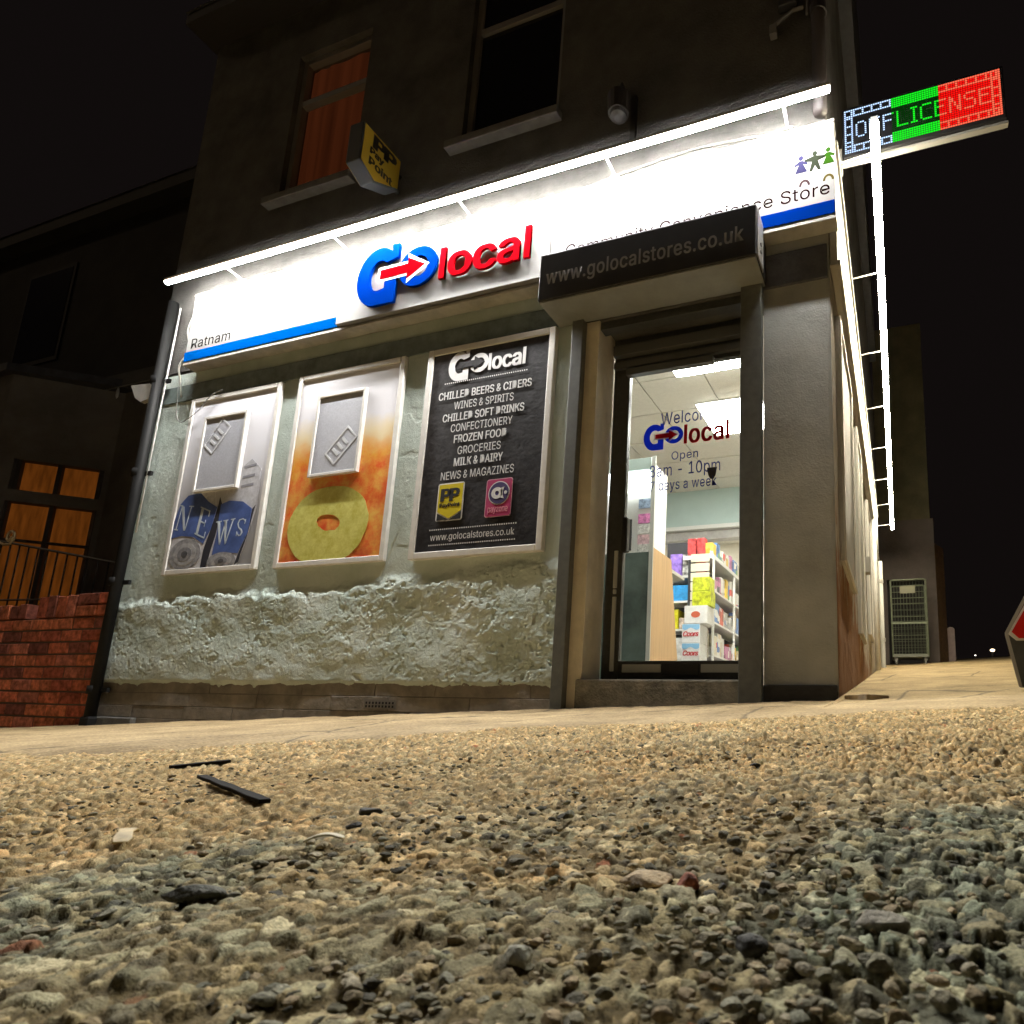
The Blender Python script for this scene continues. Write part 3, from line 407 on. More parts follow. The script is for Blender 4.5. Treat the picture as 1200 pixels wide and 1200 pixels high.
# pavement and lane: a thin worn concrete sheet over the ground, its ragged edge facing the road
def make_pavement():
    xs = np.concatenate([np.linspace(-60, -10, 30, endpoint=False), np.linspace(-10, -3, 120, endpoint=False), np.arange(-3, 1.6, .012), np.linspace(1.6, 40, 30)])
    ts = np.concatenate([np.linspace(0, .12, 10, endpoint=False), np.linspace(.12, 1, 60)])
    X, T = np.meshgrid(xs, ts)
    edge = border(X) + (fbm(X * 2.5, X * 0 + 3, 2, 3) - .5) * .35 + (fbm(X * 14, X * 0 + 9, 2, 3) - .5) * .14
    end = np.where(X < 0.02, .06, 14.0)
    # lane columns reach back beyond the rear yard; shop-front columns stop at the wall
    Y = edge + (end - edge) * np.where(X < .02, T, T ** 2.2)
    Z = slope(X, Y) + .009 + (fbm(X * 3, Y * 3, 4, 4) - .5) * .020 + (fbm(X * 22, Y * 22, 5, 3) - .5) * .008
    Z -= .022 * (1 - sstep(0, .09, T))
    m, n, l, b = new_mat('worn_concrete')
    tc = n.new('ShaderNodeTexCoord')
    n1 = n.new('ShaderNodeTexNoise'); n1.inputs['Scale'].default_value = 2.3; n1.inputs['Detail'].default_value = 6; n1.inputs['Roughness'].default_value = .7
    l.new(tc.outputs['Object'], n1.inputs['Vector'])
    rp = n.new('ShaderNodeValToRGB'); e = rp.color_ramp.elements
    e[0].position = .36; e[0].color = (.25, .175, .08, 1); e[1].position = .7; e[1].color = (.52, .385, .20, 1)
    l.new(n1.outputs['Fac'], rp.inputs['Fac'])
    vo = n.new('ShaderNodeTexVoronoi'); vo.feature = 'DISTANCE_TO_EDGE'; vo.inputs['Scale'].default_value = .75
    l.new(tc.outputs['Object'], vo.inputs['Vector'])
    ck = n.new('ShaderNodeMapRange'); ck.inputs[1].default_value = 0; ck.inputs[2].default_value = .012; ck.inputs[3].default_value = .35; ck.inputs[4].default_value = 1
    l.new(vo.outputs['Distance'], ck.inputs[0])
    n2 = n.new('ShaderNodeTexNoise'); n2.inputs['Scale'].default_value = 90; n2.inputs['Detail'].default_value = 3
    l.new(tc.outputs['Object'], n2.inputs['Vector'])
    m2 = n.new('ShaderNodeMapRange'); m2.inputs[1].default_value = .35; m2.inputs[2].default_value = .65; m2.inputs[3].default_value = .7; m2.inputs[4].default_value = 1.15
    l.new(n2.outputs['Fac'], m2.inputs[0])
    mu = n.new('ShaderNodeMath'); mu.operation = 'MULTIPLY'; l.new(ck.outputs[0], mu.inputs[0]); l.new(m2.outputs[0], mu.inputs[1])
    mx = n.new('ShaderNodeMix'); mx.data_type = 'RGBA'; mx.blend_type = 'MULTIPLY'; mx.inputs[0].default_value = 1
    l.new(rp.outputs[0], mx.inputs[6]); l.new(mu.outputs[0], mx.inputs[7]); l.new(mx.outputs[2], b.inputs['Base Color'])
    bp = n.new('ShaderNodeBump'); bp.inputs['Strength'].default_value = .6; bp.inputs['Distance'].default_value = .006
    l.new(n2.outputs['Fac'], bp.inputs['Height']); l.new(bp.outputs[0], b.inputs['Normal'])
    b.inputs['Roughness'].default_value = .85
    o = grid_mesh('pavement', X, Y, Z, m); o['kind'] = 'structure'
make_pavement()

# loose grit lying on the road near the camera
def make_pebbles(n=6500):
    b = bmesh.new(); bmesh.ops.create_icosphere(b, subdivisions=2, radius=1)
    bv = np.array([v.co[:] for v in b.verts], np.float32); bf = np.array([[v.index for v in f.verts] for f in b.faces], np.int32); b.free()
    R = np.random.RandomState(5); V = []; F = []; C = []
    for i in range(n):
        r = .2 + 1.7 * R.rand() ** 1.7; a = math.radians(-82 + 110 * R.rand())
        x = CX + r * math.sin(a); y = CY + r * math.cos(a)
        if y > border(x) - .05: continue
        s = .0016 + .0046 * R.rand() ** 3.2 if r < .9 else .002 + .0035 * R.rand() ** 2.4
        v = bv.copy()
        for k in range(5):                                   # knock flats off the stone
            d = R.randn(3); d /= np.linalg.norm(d); c = .45 + .4 * R.rand()
            p = v @ d; v -= np.outer(np.maximum(p - c, 0), d)
        v *= np.array([1.1, .65 + .35 * R.rand(), .38 + .3 * R.rand()]) * s
        v += (R.rand(*v.shape) - .5) * s * .06
        t = R.rand() * 6.28; cs, sn = math.cos(t), math.sin(t)
        v = v @ np.array([[cs, sn, 0], [-sn, cs, 0], [0, 0, 1]])
        tl = (R.rand() - .5) * .6; v = v @ np.array([[1, 0, 0], [0, math.cos(tl), math.sin(tl)], [0, -math.sin(tl), math.cos(tl)]])
        v += np.array([x, y, hgt(x, y) + .0034 - s * .05])
        V.append(v); F.append(bf + len(bv) * (len(V) - 1)); c = PAL[R.randint(len(PAL))] * (.6 + .4 * R.rand())
        C.append(np.repeat(c[None], len(bv), 0))
    o = raw_mesh('loose_gravel', np.concatenate(V), np.concatenate(F), attr_mat('road_stone'), np.concatenate(C), False)
    o['kind'] = 'stuff'; o['label'] = 'loose grit and small stones strewn over the rough road'; o['category'] = 'gravel'
make_pebbles()
def rock(name, label, cat, x, y, dims, col, seed, rot=0.0, group=None, sink=.55):
    dims = tuple(d * .8 for d in dims)
    R = np.random.RandomState(seed)
    b = bmesh.new(); bmesh.ops.create_icosphere(b, subdivisions=3, radius=1)
    P = np.array([v.co[:] for v in b.verts])
    for k in range(9):
        d = R.randn(3); d /= np.linalg.norm(d); c = .5 + .35 * R.rand(); P -= np.outer(np.maximum(P @ d - c, 0), d)
    P = P * (1 + .05 * (R.rand(len(P), 1) - .5)) * np.array(dims)
    cs, sn = math.cos(rot), math.sin(rot)
    for v, p in zip(b.verts, P): v.co = (p[0] * cs - p[1] * sn, p[0] * sn + p[1] * cs, p[2])
    me = bpy.data.meshes.new(name); b.to_mesh(me); b.free()
    o = finish(name, me, mat('rock_' + str(seed), col, .75, var=.35, scale=120, bump=.4, bscale=300), None, True)
    o.location = (x, y, hgt(x, y) + dims[2] * (1 - sink) + .003); tag(o, label, cat, group)
    return o

# ------------------------------------------------------------------ shop building
XL, DL, DR = -6.22, -1.66, -.43          # left edge of the front, door opening between the shutter guides
shop = thing('shop_building', 'two-storey corner shop with rough pale green render below and dark upper storey', 'shop', (-3.1, 0, .0))

def paint_mat():
    """old pale green masonry paint: uneven coat, damp low down, bare patches and hairline cracks"""
    m, n, l, b = new_mat('green_masonry_paint')
    tc = n.new('ShaderNodeTexCoord')
    def noise(s, d=5, r=.6):
        t = n.new('ShaderNodeTexNoise'); t.inputs['Scale'].default_value = s; t.inputs['Detail'].default_value = d; t.inputs['Roughness'].default_value = r
        l.new(tc.outputs['Object'], t.inputs['Vector']); return t
    r1 = n.new('ShaderNodeValToRGB'); e = r1.color_ramp.elements
    e[0].position = .32; e[0].color = (.47, .555, .505, 1); e[1].position = .68; e[1].color = (.66, .73, .685, 1)
    l.new(noise(2.2).outputs['Fac'], r1.inputs['Fac'])
    r2 = n.new('ShaderNodeValToRGB'); e = r2.color_ramp.elements
    e[0].position = .62; e[0].color = (0, 0, 0, 1); e[1].position = .72; e[1].color = (1, 1, 1, 1)
    l.new(noise(9, 8, .7).outputs['Fac'], r2.inputs['Fac'])
    mx = n.new('ShaderNodeMix'); mx.data_type = 'RGBA'; mx.inputs[7].default_value = (.36, .33, .25, 1)
    mm = n.new('ShaderNodeMath'); mm.operation = 'MULTIPLY'; mm.inputs[1].default_value = .55
    l.new(r2.outputs[0], mm.inputs[0]); l.new(mm.outputs[0], mx.inputs[0]); l.new(r1.outputs[0], mx.inputs[6])
    sp = n.new('ShaderNodeTexVoronoi'); sp.inputs['Scale'].default_value = 34; l.new(tc.outputs['Object'], sp.inputs['Vector'])
    s2 = n.new('ShaderNodeMapRange'); s2.inputs[1].default_value = .02; s2.inputs[2].default_value = .09; s2.inputs[3].default_value = .45; s2.inputs[4].default_value = 1
    l.new(sp.outputs['Distance'], s2.inputs[0])
    m2 = n.new('ShaderNodeMix'); m2.data_type = 'RGBA'; m2.blend_type = 'MULTIPLY'; m2.inputs[0].default_value = .6
    l.new(mx.outputs[2], m2.inputs[6]); l.new(s2.outputs[0], m2.inputs[7]); l.new(m2.outputs[2], b.inputs['Base Color'])
    # splash dirt and damp near the pavement
    sz = n.new('ShaderNodeSeparateXYZ'); l.new(tc.outputs['Object'], sz.inputs[0])
    dz = n.new('ShaderNodeMath'); dz.operation = 'MULTIPLY_ADD'; dz.inputs[1].default_value = .55; l.new(noise(4.5, 7, .7).outputs['Fac'], dz.inputs[0]); l.new(sz.outputs[2], dz.inputs[2])
    dr = n.new('ShaderNodeMapRange'); dr.inputs[1].default_value = .42; dr.inputs[2].default_value = .78; dr.inputs[3].default_value = .35; dr.inputs[4].default_value = 0; l.new(dz.outputs[0], dr.inputs[0])
    dm = n.new('ShaderNodeMix'); dm.data_type = 'RGBA'; dm.inputs[7].default_value = (.24, .235, .175, 1)
    l.new(dr.outputs[0], dm.inputs[0]); l.new(m2.outputs[2], dm.inputs[6]); l.new(dm.outputs[2], b.inputs['Base Color'])
    bp = n.new('ShaderNodeBump'); bp.inputs['Strength'].default_value = .9; bp.inputs['Distance'].default_value = .005
    l.new(noise(130, 5, .7).outputs['Fac'], bp.inputs['Height']); l.new(bp.outputs[0], b.inputs['Normal'])
    b.inputs['Roughness'].default_value = .92; b.inputs['Specular IOR Level'].default_value = .0
    return m
M_PAINT = paint_mat()
M_PILLAR = mat('grey_green_render', (.43, .435, .41), .95, var=.22, scale=1.6, bump=.3, bscale=90, spec=.05)
M_UPPER = mat('dark_storey_render', (.105, .10, .092), .9, var=.35, scale=2.5, bump=.5, bscale=60)
M_STEEL = mat('grey_powder_coat', (.13, .135, .125), .45, var=.15, scale=20, bump=.08, bscale=150)
M_WHITE = mat('white_aluminium', (.80, .80, .78), .35)
M_FRAME = mat('white_frame', (.74, .72, .68), .4, var=.08, scale=15)
M_BLACK = mat('black_plastic', (.022, .022, .022), .4)
M_DARK = mat('anthracite_door_metal', (.06, .062, .06), .4, var=.2, scale=30)
M_BLUE = mat('sign_blue', (.0, .075, .34), .6, spec=0.0)
M_BLUE_DEEP = mat('logo_blue', (.0004, .022, .21), .6, spec=0.0)
M_RED = mat('logo_red', (.34, .002, .006), .6, spec=0.0)
M_SIGN = mat('white_sign_sheet', (.29, .285, .28), .5, var=.05, scale=3, spec=.2)

def front_relief():
    """lower front wall from the left edge to the door: smooth trowelled coat above, thick lumpy render along the bottom"""
    xs = np.linspace(XL, DL - .085, 930); zs = np.linspace(.155, 3.02, 590)
    X, Z = np.meshgrid(xs, zs)
    top = .93 + .06 * (fbm(X * 1.4, X * 0 + 2, 1, 3) - .5) * 2 + .035 * (fbm(X * 9, X * 0, 2, 3) - .5) * 2 + .07 * sstep(-2.9, -2.0, X) - .05 * sstep(-5.1, -6.0, X)
    m = sstep(.05 * fbm(X * 7, Z * 7, 2, 2), -.07, Z - top - .05 * (fbm(X * 16, Z * 20, 6, 3) - .5))
    wx = X + .05 * (fbm(X * 8, Z * 8, 3, 3) - .5); wz = Z + .05 * (fbm(X * 8 + 40, Z * 8, 5, 3) - .5)
    big = fbm(wx * 6, wz * 7, 2, 3)
    bill = np.abs(fbm(wx * 15, wz * 19, 1, 3) - .5) * 2
    lump = np.abs(fbm(wx * 34 + 7, wz * 40, 4, 3) - .5) * 2
    pit = sstep(.66, .74, fbm(wx * 22, wz * 24, 6, 3))
    stx, _ = stones(wx, wz, .05, .012, .03, .014, .55, 31, 1.6)
    amp = (.25 + .75 * sstep(.38, .58, fbm(X * 3 + 1, Z * 4, 2, 3))) * (.5 + .9 * sstep(.35, .7, fbm(X * 1.1 + 5, Z * 1.4, 7, 2)) * sstep(-5.5, -3.5, X))
    st2, _ = stones(wx + .3, wz, .024, .006, .013, .0055, .6, 33, 1.5)
    mid = fbm(wx * 17, wz * 20, 4, 3) - .5
    hole = sstep(.70, .76, fbm(X * 30 + 9, Z * 34, 1, 3))
    d = .026 + .030 * (fbm(X * 2.6, Z * 3.4, 3, 3) - .5) + (.0075 * mid + stx * .12 + st2 * .42 - .009 * pit - .006 * hole) * amp + .0030 * (fbm(X * 75, Z * 75, 2, 3) - .5)
    d = d - .03 * sstep(.215, .155, Z) * (.4 + fbm(X * 12, Z * 0, 3, 2))
    up = .003 * (fbm(X * 3, Z * 2, 0, 4) - .5) * 2 + .0035 * (fbm(X * 16, Z * 11, 1, 3) - .5) + .0018 * (fbm(X * 70, Z * 60, 3, 2) - .5)
    crack = np.exp(-((X - (-3.22 + .35 * (Z - 1.05) + .02 * (fbm(Z * 14, Z * 0, 1, 3) - .5))) / .004) ** 2) * sstep(1.35, 1.2, Z) * sstep(.95, 1.0, Z)
    up = up - .012 * crack - .002 * sstep(.74, .80, fbm(X * 11 + 3, Z * 11, 6, 2))
    d = d * m + up * (1 - m)
    o = grid_mesh('shop_wall', X, -.001 - d, Z, M_PAINT)
    adopt(o, shop)
front_relief()
MB().box(XL, DL - .085, .012, .30, -.4, 3.05).build('wall_core', M_UPPER, shop)

# painted block plinth under the render
def plinth():
    mb = MB(); R = random.Random(4); z = -.42
    for row, h in enumerate((.105, .11, .105, .10, .105, .125)):
        z1 = z + h; x = XL + .02 - R.random() * .3
        while x < DL - .09:
            x1 = x + R.uniform(.42, .75)
            a, c = max(x, XL + .02), min(x1, DL - .09)
            if c - a > .03: mb.box(a + .002, c - .002, -.012 - R.random() * .004, .1, z + .002, z1 - .002)
            x = x1
        z = z1
    p = mb.build('plinth', mat('plinth_paint', (.20, .175, .145), .8, var=.35, scale=5, bump=.5, bscale=40), shop, bev=.003)
    MB().box(XL + .03, DL - .095, -.008, .1, -.42, .23).build('mortar_bed', mat('plinth_mortar', (.085, .078, .07), .9), p)
    v = MB()
    for i in range(9):
        for j in range(2): v.box(-3.235 + i * .029, -3.221 + i * .029, -.021, -.0155, .028 + j * .024, .043 + j * .024)
    MB().box(-3.25, -2.975, -.019, -.012, .018, .082).build('air_vent', mat('vent_clay', (.14, .125, .11), .8), p)
    v.build('vent_hole', mat('vent_dark', (.012, .011, .01), .9), p)
    MB().box(-6.18, -5.62, -.055, .05, -.4, -.10).build('footing_block', mat('footing', (.12, .115, .105), .85, var=.3, scale=12, bump=.5, bscale=60), p, bev=.012)
plinth()

# old timber band left above the posters, under the fascia
MB().box(XL + .18, DL - .09, -.012, .01, 2.735, 2.895).build('timber_band', mat('teal_board', (.17, .215, .205), .6, var=.35, scale=7, bump=.3, bscale=25), shop, bev=.003)

# pillar on the right of the door
def pillar():
    xs = np.linspace(DR + .02, 0, 120); zs = np.linspace(.16, 3.02, 420)
    X, Z = np.meshgrid(xs, zs)
    d = .004 * (fbm(X * 3, Z * 3, 0, 4) - .5) * 2 + .002 * (fbm(X * 14, Z * 12, 1, 3) - .5) + .0016 * (fbm(X * 80, Z * 80, 4, 2) - .5)
    edge = .008 * sstep(-.02, 0, X) * fbm(Z * 9, Z * 0, 1, 3)
    o = grid_mesh('pillar', X, -.002 - d + edge, Z, M_PILLAR); adopt(o, shop)
    MB().box(DR + .02, -.012, .006, .28, -.2, 3.05).build('pillar_core', M_PILLAR, shop)
    MB().box(DR + .02, -.004, -.022, .02, -.2, .205).build('pillar_skirting', mat('black_skirting', (.03, .028, .026), .7, var=.4, scale=12, bump=.4, bscale=50), shop, bev=.006)
    MB().box(DR + .025, -.01, -.022, .01, 2.70, 2.93).build('lintel_patch', mat('dark_lintel', (.10, .10, .115), .7, var=.3, scale=10, bump=.4, bscale=40), shop, bev=.004)
pillar()
MB().box(DL - .085, DR + .02, .006, .28, 2.72, 3.05).build('door_lintel', M_UPPER, shop)
MB().box(DL - .085, -1.565, .001, .26, -.2, 2.72).build('door_reveal', mat('reveal_plaster', (.78, .70, .55), .8, var=.12, scale=5, bump=.3, bscale=30), shop)
MB().box(-1.60, -.50, -.016, .34, -.1, .232).build('door_step', mat('step_concrete', (.22, .20, .155), .85, var=.4, scale=9, bump=.7, bscale=60), shop, bev=.012)

# upper storey with two window openings
W1 = (-4.97, -4.07, 4.63, 6.25); W2 = (-2.925, -2.02, 4.59, 6.55)
TOPZ = 6.85
def storey():
    mb = MB(); d = .25
    xs = [XL, W1[0], W1[1], W2[0], W2[1], 0.0]
    mb.box(xs[0], xs[1], 0, d, 3.05, TOPZ); mb.box(xs[2], xs[3], 0, d, 3.05, TOPZ); mb.box(xs[4], xs[5], 0, d, 3.05, TOPZ)
    for w in (W1, W2):
        mb.box(w[0], w[1], 0, d, 3.05, w[2]); mb.box(w[0], w[1], 0, d, w[3], TOPZ)
    mb.build('storey_wall', M_UPPER, shop)
    MB().box(XL - .1, .12, -.28, .3, TOPZ, TOPZ + .12).build('eaves', mat('dark_timber', (.03, .026, .024), .7), shop)
    MB().prism([(-.30, TOPZ + .12), (4.2, 9.6), (8.4, TOPZ + .12)], XL - .1, .12, 'x').build('roof', mat('slate', (.04, .04, .045), .7, var=.3, scale=12), shop)
    for w, lit in ((W1, True), (W2, False)):
        mf = mat('window_frame_dim', (.20, .19, .18), .5)
        f = MB(); t = .055; y0, y1 = .05, .11; bar = w[2] + (w[3] - w[2]) * (.685 if lit else .60)
        f.box(w[0], w[0] + t, y0, y1, w[2], w[3]); f.box(w[1] - t, w[1], y0, y1, w[2], w[3])
        f.box(w[0] + t, w[1] - t, y0, y1, w[2], w[2] + t); f.box(w[0] + t, w[1] - t, y0, y1, w[3] - t, w[3])
        f.box(w[0] + t, w[1] - t, y0, y1, bar - .03, bar + .03)
        fo = f.build('window', mf, shop, bev=.004)
        if lit: fo['label'] = 'window glowing dull orange behind a drawn curtain'
        else: fo['label'] = 'unlit dark window'
        if lit:
            m = emit('orange_curtain_glow', (.25, .058, .018), .30)
            nt = m.node_tree; n, l = nt.nodes, nt.links
            tc = n.new('ShaderNodeTexCoord'); mp = n.new('ShaderNodeMapping'); mp.inputs['Scale'].default_value = (5, 1, .25)
            nz = n.new('ShaderNodeTexNoise'); nz.inputs['Scale'].default_value = 2.0; nz.inputs['Detail'].default_value = 2
            l.new(tc.outputs['Object'], mp.inputs[0]); l.new(mp.outputs[0], nz.inputs['Vector'])
            mr = n.new('ShaderNodeMapRange'); mr.inputs[1].default_value = .25; mr.inputs[2].default_value = .75; mr.inputs[3].default_value = .09; mr.inputs[4].default_value = .18
            l.new(nz.outputs['Fac'], mr.inputs[0]); l.new(mr.outputs[0], [q for q in n if q.type == 'EMISSION'][0].inputs[1])
            xs_ = np.linspace(w[0], w[1], 90); zs_ = np.array([w[2], w[3]]); X, Z = np.meshgrid(xs_, zs_)
            c = grid_mesh('curtain', X, .16 + .006 * np.sin(X * 30 + 2 * np.sin(X * 9)), Z, m); adopt(c, fo)
        else:
            MB().box(w[0], w[1], .14, .15, w[2], w[3]).build('blind', mat('dark_blind', (.022, .012, .012), .8), fo)
        g = mat('night_glass', (.01, .01, .01), .08)
        if not lit: MB().box(w[0] + t, w[1] - t, .078, .084, w[2] + t, w[3] - t).build('pane', g, fo)
        MB().box(w[0] - .1, w[1] + .04, -.085, .06, w[2] - .075, w[2] - .004).build('sill', mat('stone_sill', (.28, .27, .25) if not lit else (.16, .155, .15), .8, var=.2, scale=9), fo, bev=.008)
storey()

# side wall along the lane: white paint flaking off orange-brown brick
def side_wall():
    m, n, l, b = new_mat('flaking_side_wall')
    tc = n.new('ShaderNodeTexCoord')
    nz = n.new('ShaderNodeTexNoise'); nz.inputs['Scale'].default_value = 3.5; nz.inputs['Detail'].default_value = 8; nz.inputs['Roughness'].default_value = .7
    mp = n.new('ShaderNodeMapping'); mp.inputs['Scale'].default_value = (1, 1.4, .7); l.new(tc.outputs['Object'], mp.inputs[0]); l.new(mp.outputs[0], nz.inputs['Vector'])
    sx = n.new('ShaderNodeSeparateXYZ'); l.new(tc.outputs['Object'], sx.inputs[0])
    hz = n.new('ShaderNodeMath'); hz.operation = 'MULTIPLY_ADD'; hz.inputs[1].default_value = -.42; hz.inputs[2].default_value = .56
    l.new(sx.outputs[2], hz.inputs[0])
    hy = n.new('ShaderNodeMath'); hy.operation = 'MULTIPLY_ADD'; hy.inputs[1].default_value = -.05
    l.new(sx.outputs[1], hy.inputs[0]); l.new(hz.outputs[0], hy.inputs[2])
    ad = n.new('ShaderNodeMath'); ad.operation = 'ADD'; l.new(nz.outputs['Fac'], ad.inputs[0]); l.new(hy.outputs[0], ad.inputs[1])
    rp = n.new('ShaderNodeValToRGB'); e = rp.color_ramp.elements; e[0].position = .56; e[0].color = (.46, .43, .39, 1); e[1].position = .65; e[1].color = (.28, .14, .07, 1)
    l.new(ad.outputs[0], rp.inputs['Fac']); l.new(rp.outputs[0], b.inputs['Base Color'])
    bp = n.new('ShaderNodeBump'); bp.inputs['Strength'].default_value = .6; bp.inputs['Distance'].default_value = .02
    l.new(nz.outputs['Fac'], bp.inputs['Height']); l.new(bp.outputs[0], b.inputs['Normal']); b.inputs['Roughness'].default_value = .85
    ys = np.concatenate([np.linspace(0, 3, 240, endpoint=False), np.linspace(3, 10.4, 200)]); zs = np.linspace(-.1, 3.1, 200)
    Y, Z = np.meshgrid(ys, zs)
    d = .010 * (fbm(Y * 3, Z * 3, 2, 4) - .5) + .008 * (fbm(Y * 15, Z * 9, 3, 3) - .5) + .012 * sstep(1.3, .3, Z) * fbm(Y * 7, Z * 5, 5, 4)
    o = grid_mesh('side_wall', .002 + d * sstep(0, .05, Y), Y, Z, m); adopt(o, shop)
    MB().box(-.25, -.006, .28, 10.4, -.2, 3.05).build('side_core', M_UPPER, shop)
    MB().box(-.25, 0, .25, 10.4, 3.05, TOPZ).build('storey_side', M_UPPER, shop)
side_wall()
# side windows blanked with white boards under the light
for y0, y1, z0, z1 in ((.28, 1.35, .97, 2.62), (1.95, 2.75, .75, 2.62), (3.9, 4.7, 1.0, 2.6)):
    fr = MB().box(.002, .028, y0, y1, z0, z1).build('side_board', mat('side_board_white', (.5, .49, .47), .5, var=.08, scale=4), shop, bev=.004)
    t = .035; e = MB()
    e.box(.028, .042, y0, y0 + t, z0, z1); e.box(.028, .042, y1 - t, y1, z0, z1); e.box(.028, .042, y0 + t, y1 - t, z0, z0 + t); e.box(.028, .042, y0 + t, y1 - t, z1 - t, z1)
    e.build('board_trim', M_FRAME, fr, bev=.003)

# ------------------------------------------------------------------ shop door
door = MB()
y0, y1 = .255, .305; gx0, gx1, gz0, gz1 = -1.432, -.600, .368, 2.440
door.box(-1.555, gx0, y0, y1, .235, 2.60); door.box(gx1, -.50, y0, y1, .235, 2.60)
door.box(gx0, gx1, y0, y1, .235, gz0); door.box(gx0, gx1, y0, y1, gz1, 2.60)
door = door.build('door', M_DARK, shop, bev=.004)
MB().box(-1.49, -1.462, .243, .256, .30, .80).build('silver_strip', mat('brushed_alu', (.50, .51, .48), .4, .2), door, bev=.003)
MB().box(-1.49, -1.462, .243, .256, .86, 1.12).build('silver_strip', mat('brushed_alu', (.36, .37, .35)), door, bev=.003)
MB().box(-1.487, -1.465, .240, .256, .82, .85).build('lock', mat('brushed_alu', (.36, .37, .35)), door, bev=.003)
MB().box(-1.425, -1.383, .20, .256, 1.10, 1.34).build('handle', M_BLACK, door, bev=.008)
MB().box(-1.40, -1.13, .246, .256, .293, .345).build('kick_strip', mat('brushed_alu', (.36, .37, .35)), door, bev=.002)
MB().box(-.86, -.62, .246, .256, .293, .345).build('kick_strip', mat('brushed_alu', (.36, .37, .35)), door, bev=.002)
MB().box(-1.12, -.87, .238, .256, .272, .352).build('letter_plate', M_BLACK, door, bev=.004)
MB().box(-1.548, -.51, .22, .256, 2.47, 2.52).box(-1.548, -.51, .20, .256, 2.56, 2.64).build('door_rail', mat('rail_grey', (.10, .10, .095), .5), door, bev=.004)
MB().box(-1.44, -.80, .20, .252, 2.395, 2.445).build('door_closer', mat('closer_grey', (.09, .09, .088), .45), door, bev=.004)
MB().box(-1.565, -.48, .26, .30, 2.605, 2.74).build('transom', M_DARK, door)
gl = bpy.data.materials.new('door_glass'); gl.use_nodes = True
n, l = gl.node_tree.nodes, gl.node_tree.links; n.clear()
tr = n.new('ShaderNodeBsdfTransparent'); tr.inputs[0].default_value = (.93, .95, .94, 1)
gs = n.new('ShaderNodeBsdfGlossy'); gs.inputs['Roughness'].default_value = .02; fx = n.new('ShaderNodeFresnel'); fx.inputs[0].default_value = 1.45
ms = n.new('ShaderNodeMixShader'); oo = n.new('ShaderNodeOutputMaterial')
l.new(fx.outputs[0], ms.inputs[0]); l.new(tr.outputs[0], ms.inputs[1]); l.new(gs.outputs[0], ms.inputs[2]); l.new(ms.outputs[0], oo.inputs[0])
pane = MB().box(gx0, gx1, .276, .282, gz0, gz1).build('pane', gl, door)
M_DECAL = vinyl('decal_navy', (.012, .02, .16))
M_DECALR = vinyl('decal_red', (.60, .005, .008))
M_DECALB = vinyl('decal_blue', (.005, .02, .55))
M_OUT = vinyl('decal_white', (.7, .7, .7))
def decal(body, x0, x1, z0, z1, m=M_DECAL, bold=0.0): flat('glass_lettering', fit(text_loops(body, 20), x0, x1, z0, z1), .262, m, door, .0015, bold)
decal('Welcome', -1.185, -.775, 2.005, 2.095)
go_logo(-1.305, 1.825, .285, .262, M_DECALB, M_DECALR, M_OUT, door, .0015)
decal('local', -1.008, -.700, 1.848, 1.985, M_DECALR, .005)
decal('Open', -1.10, -.91, 1.725, 1.80)
decal('8am - 10pm', -1.258, -.755, 1.605, 1.715)
decal('7 days a week', -1.25, -.778, 1.508, 1.598)
flat('glass_sticker', [[(-.845, 1.655), (-.775, 1.655), (-.785, 1.60), (-.80, 1.575), (-.82, 1.575), (-.835, 1.60)]], .262, mat('sticker_grey', (.05, .05, .06), .6), door, .0015)

# room behind the door
M_CEIL = mat('ceiling_tile', (.72, .69, .62), .8, var=.05, scale=30)
M_ROOM = mat('cream_room_wall', (.74, .68, .56), .7, var=.04, scale=3)
c = MB()
for i in range(6):
    for j in range(11):
        x0 = -3.6 + i * .6 + .01; y0_ = .04 + j * .6
        if (i == 3 + 0 and j in (1,)) : pass
        c.box(x0 + .006, x0 + .594, max(y0_ + .006, .31), y0_ + .594, 2.955, 2.97)
c.build('room_ceiling', M_CEIL, shop)
MB().box(-6.0, -.27, .31, 7.0, 2.975, 3.0).build('ceiling_grid', mat('ceiling_bar', (.5, .48, .43), .6), shop)
MB().box(-6.0, -.26, .3, 7.0, .12, .20).build('room_floor', mat('vinyl_floor', (.42, .40, .36), .4, var=.1, scale=4), shop)
MB().box(-6.0, -.26, 6.6, 6.7, .2, 2.98).box(-6.05, -5.95, .31, 6.6, .2, 2.98).box(-.27, -.25, .31, 6.6, .2, 2.98).build('room_wall', M_ROOM, shop)
MB().box(-5.9, -.27, 4.0, 4.25, 2.47, 2.955).build('bulkhead', mat('teal_bulkhead', (.50, .63, .61), .6, var=.06, scale=3), shop)
MB().box(-5.9, -.27, 3.97, 4.27, 2.42, 2.47).build('bulkhead_trim', mat('room_white', (.8, .79, .76), .5), shop)
MB().box(-5.9, -.27, 4.05, 4.2, 2.30, 2.42).build('bulkhead_rail', mat('rail_silver', (.45, .43, .41), .4, var=.2, scale=6), shop)
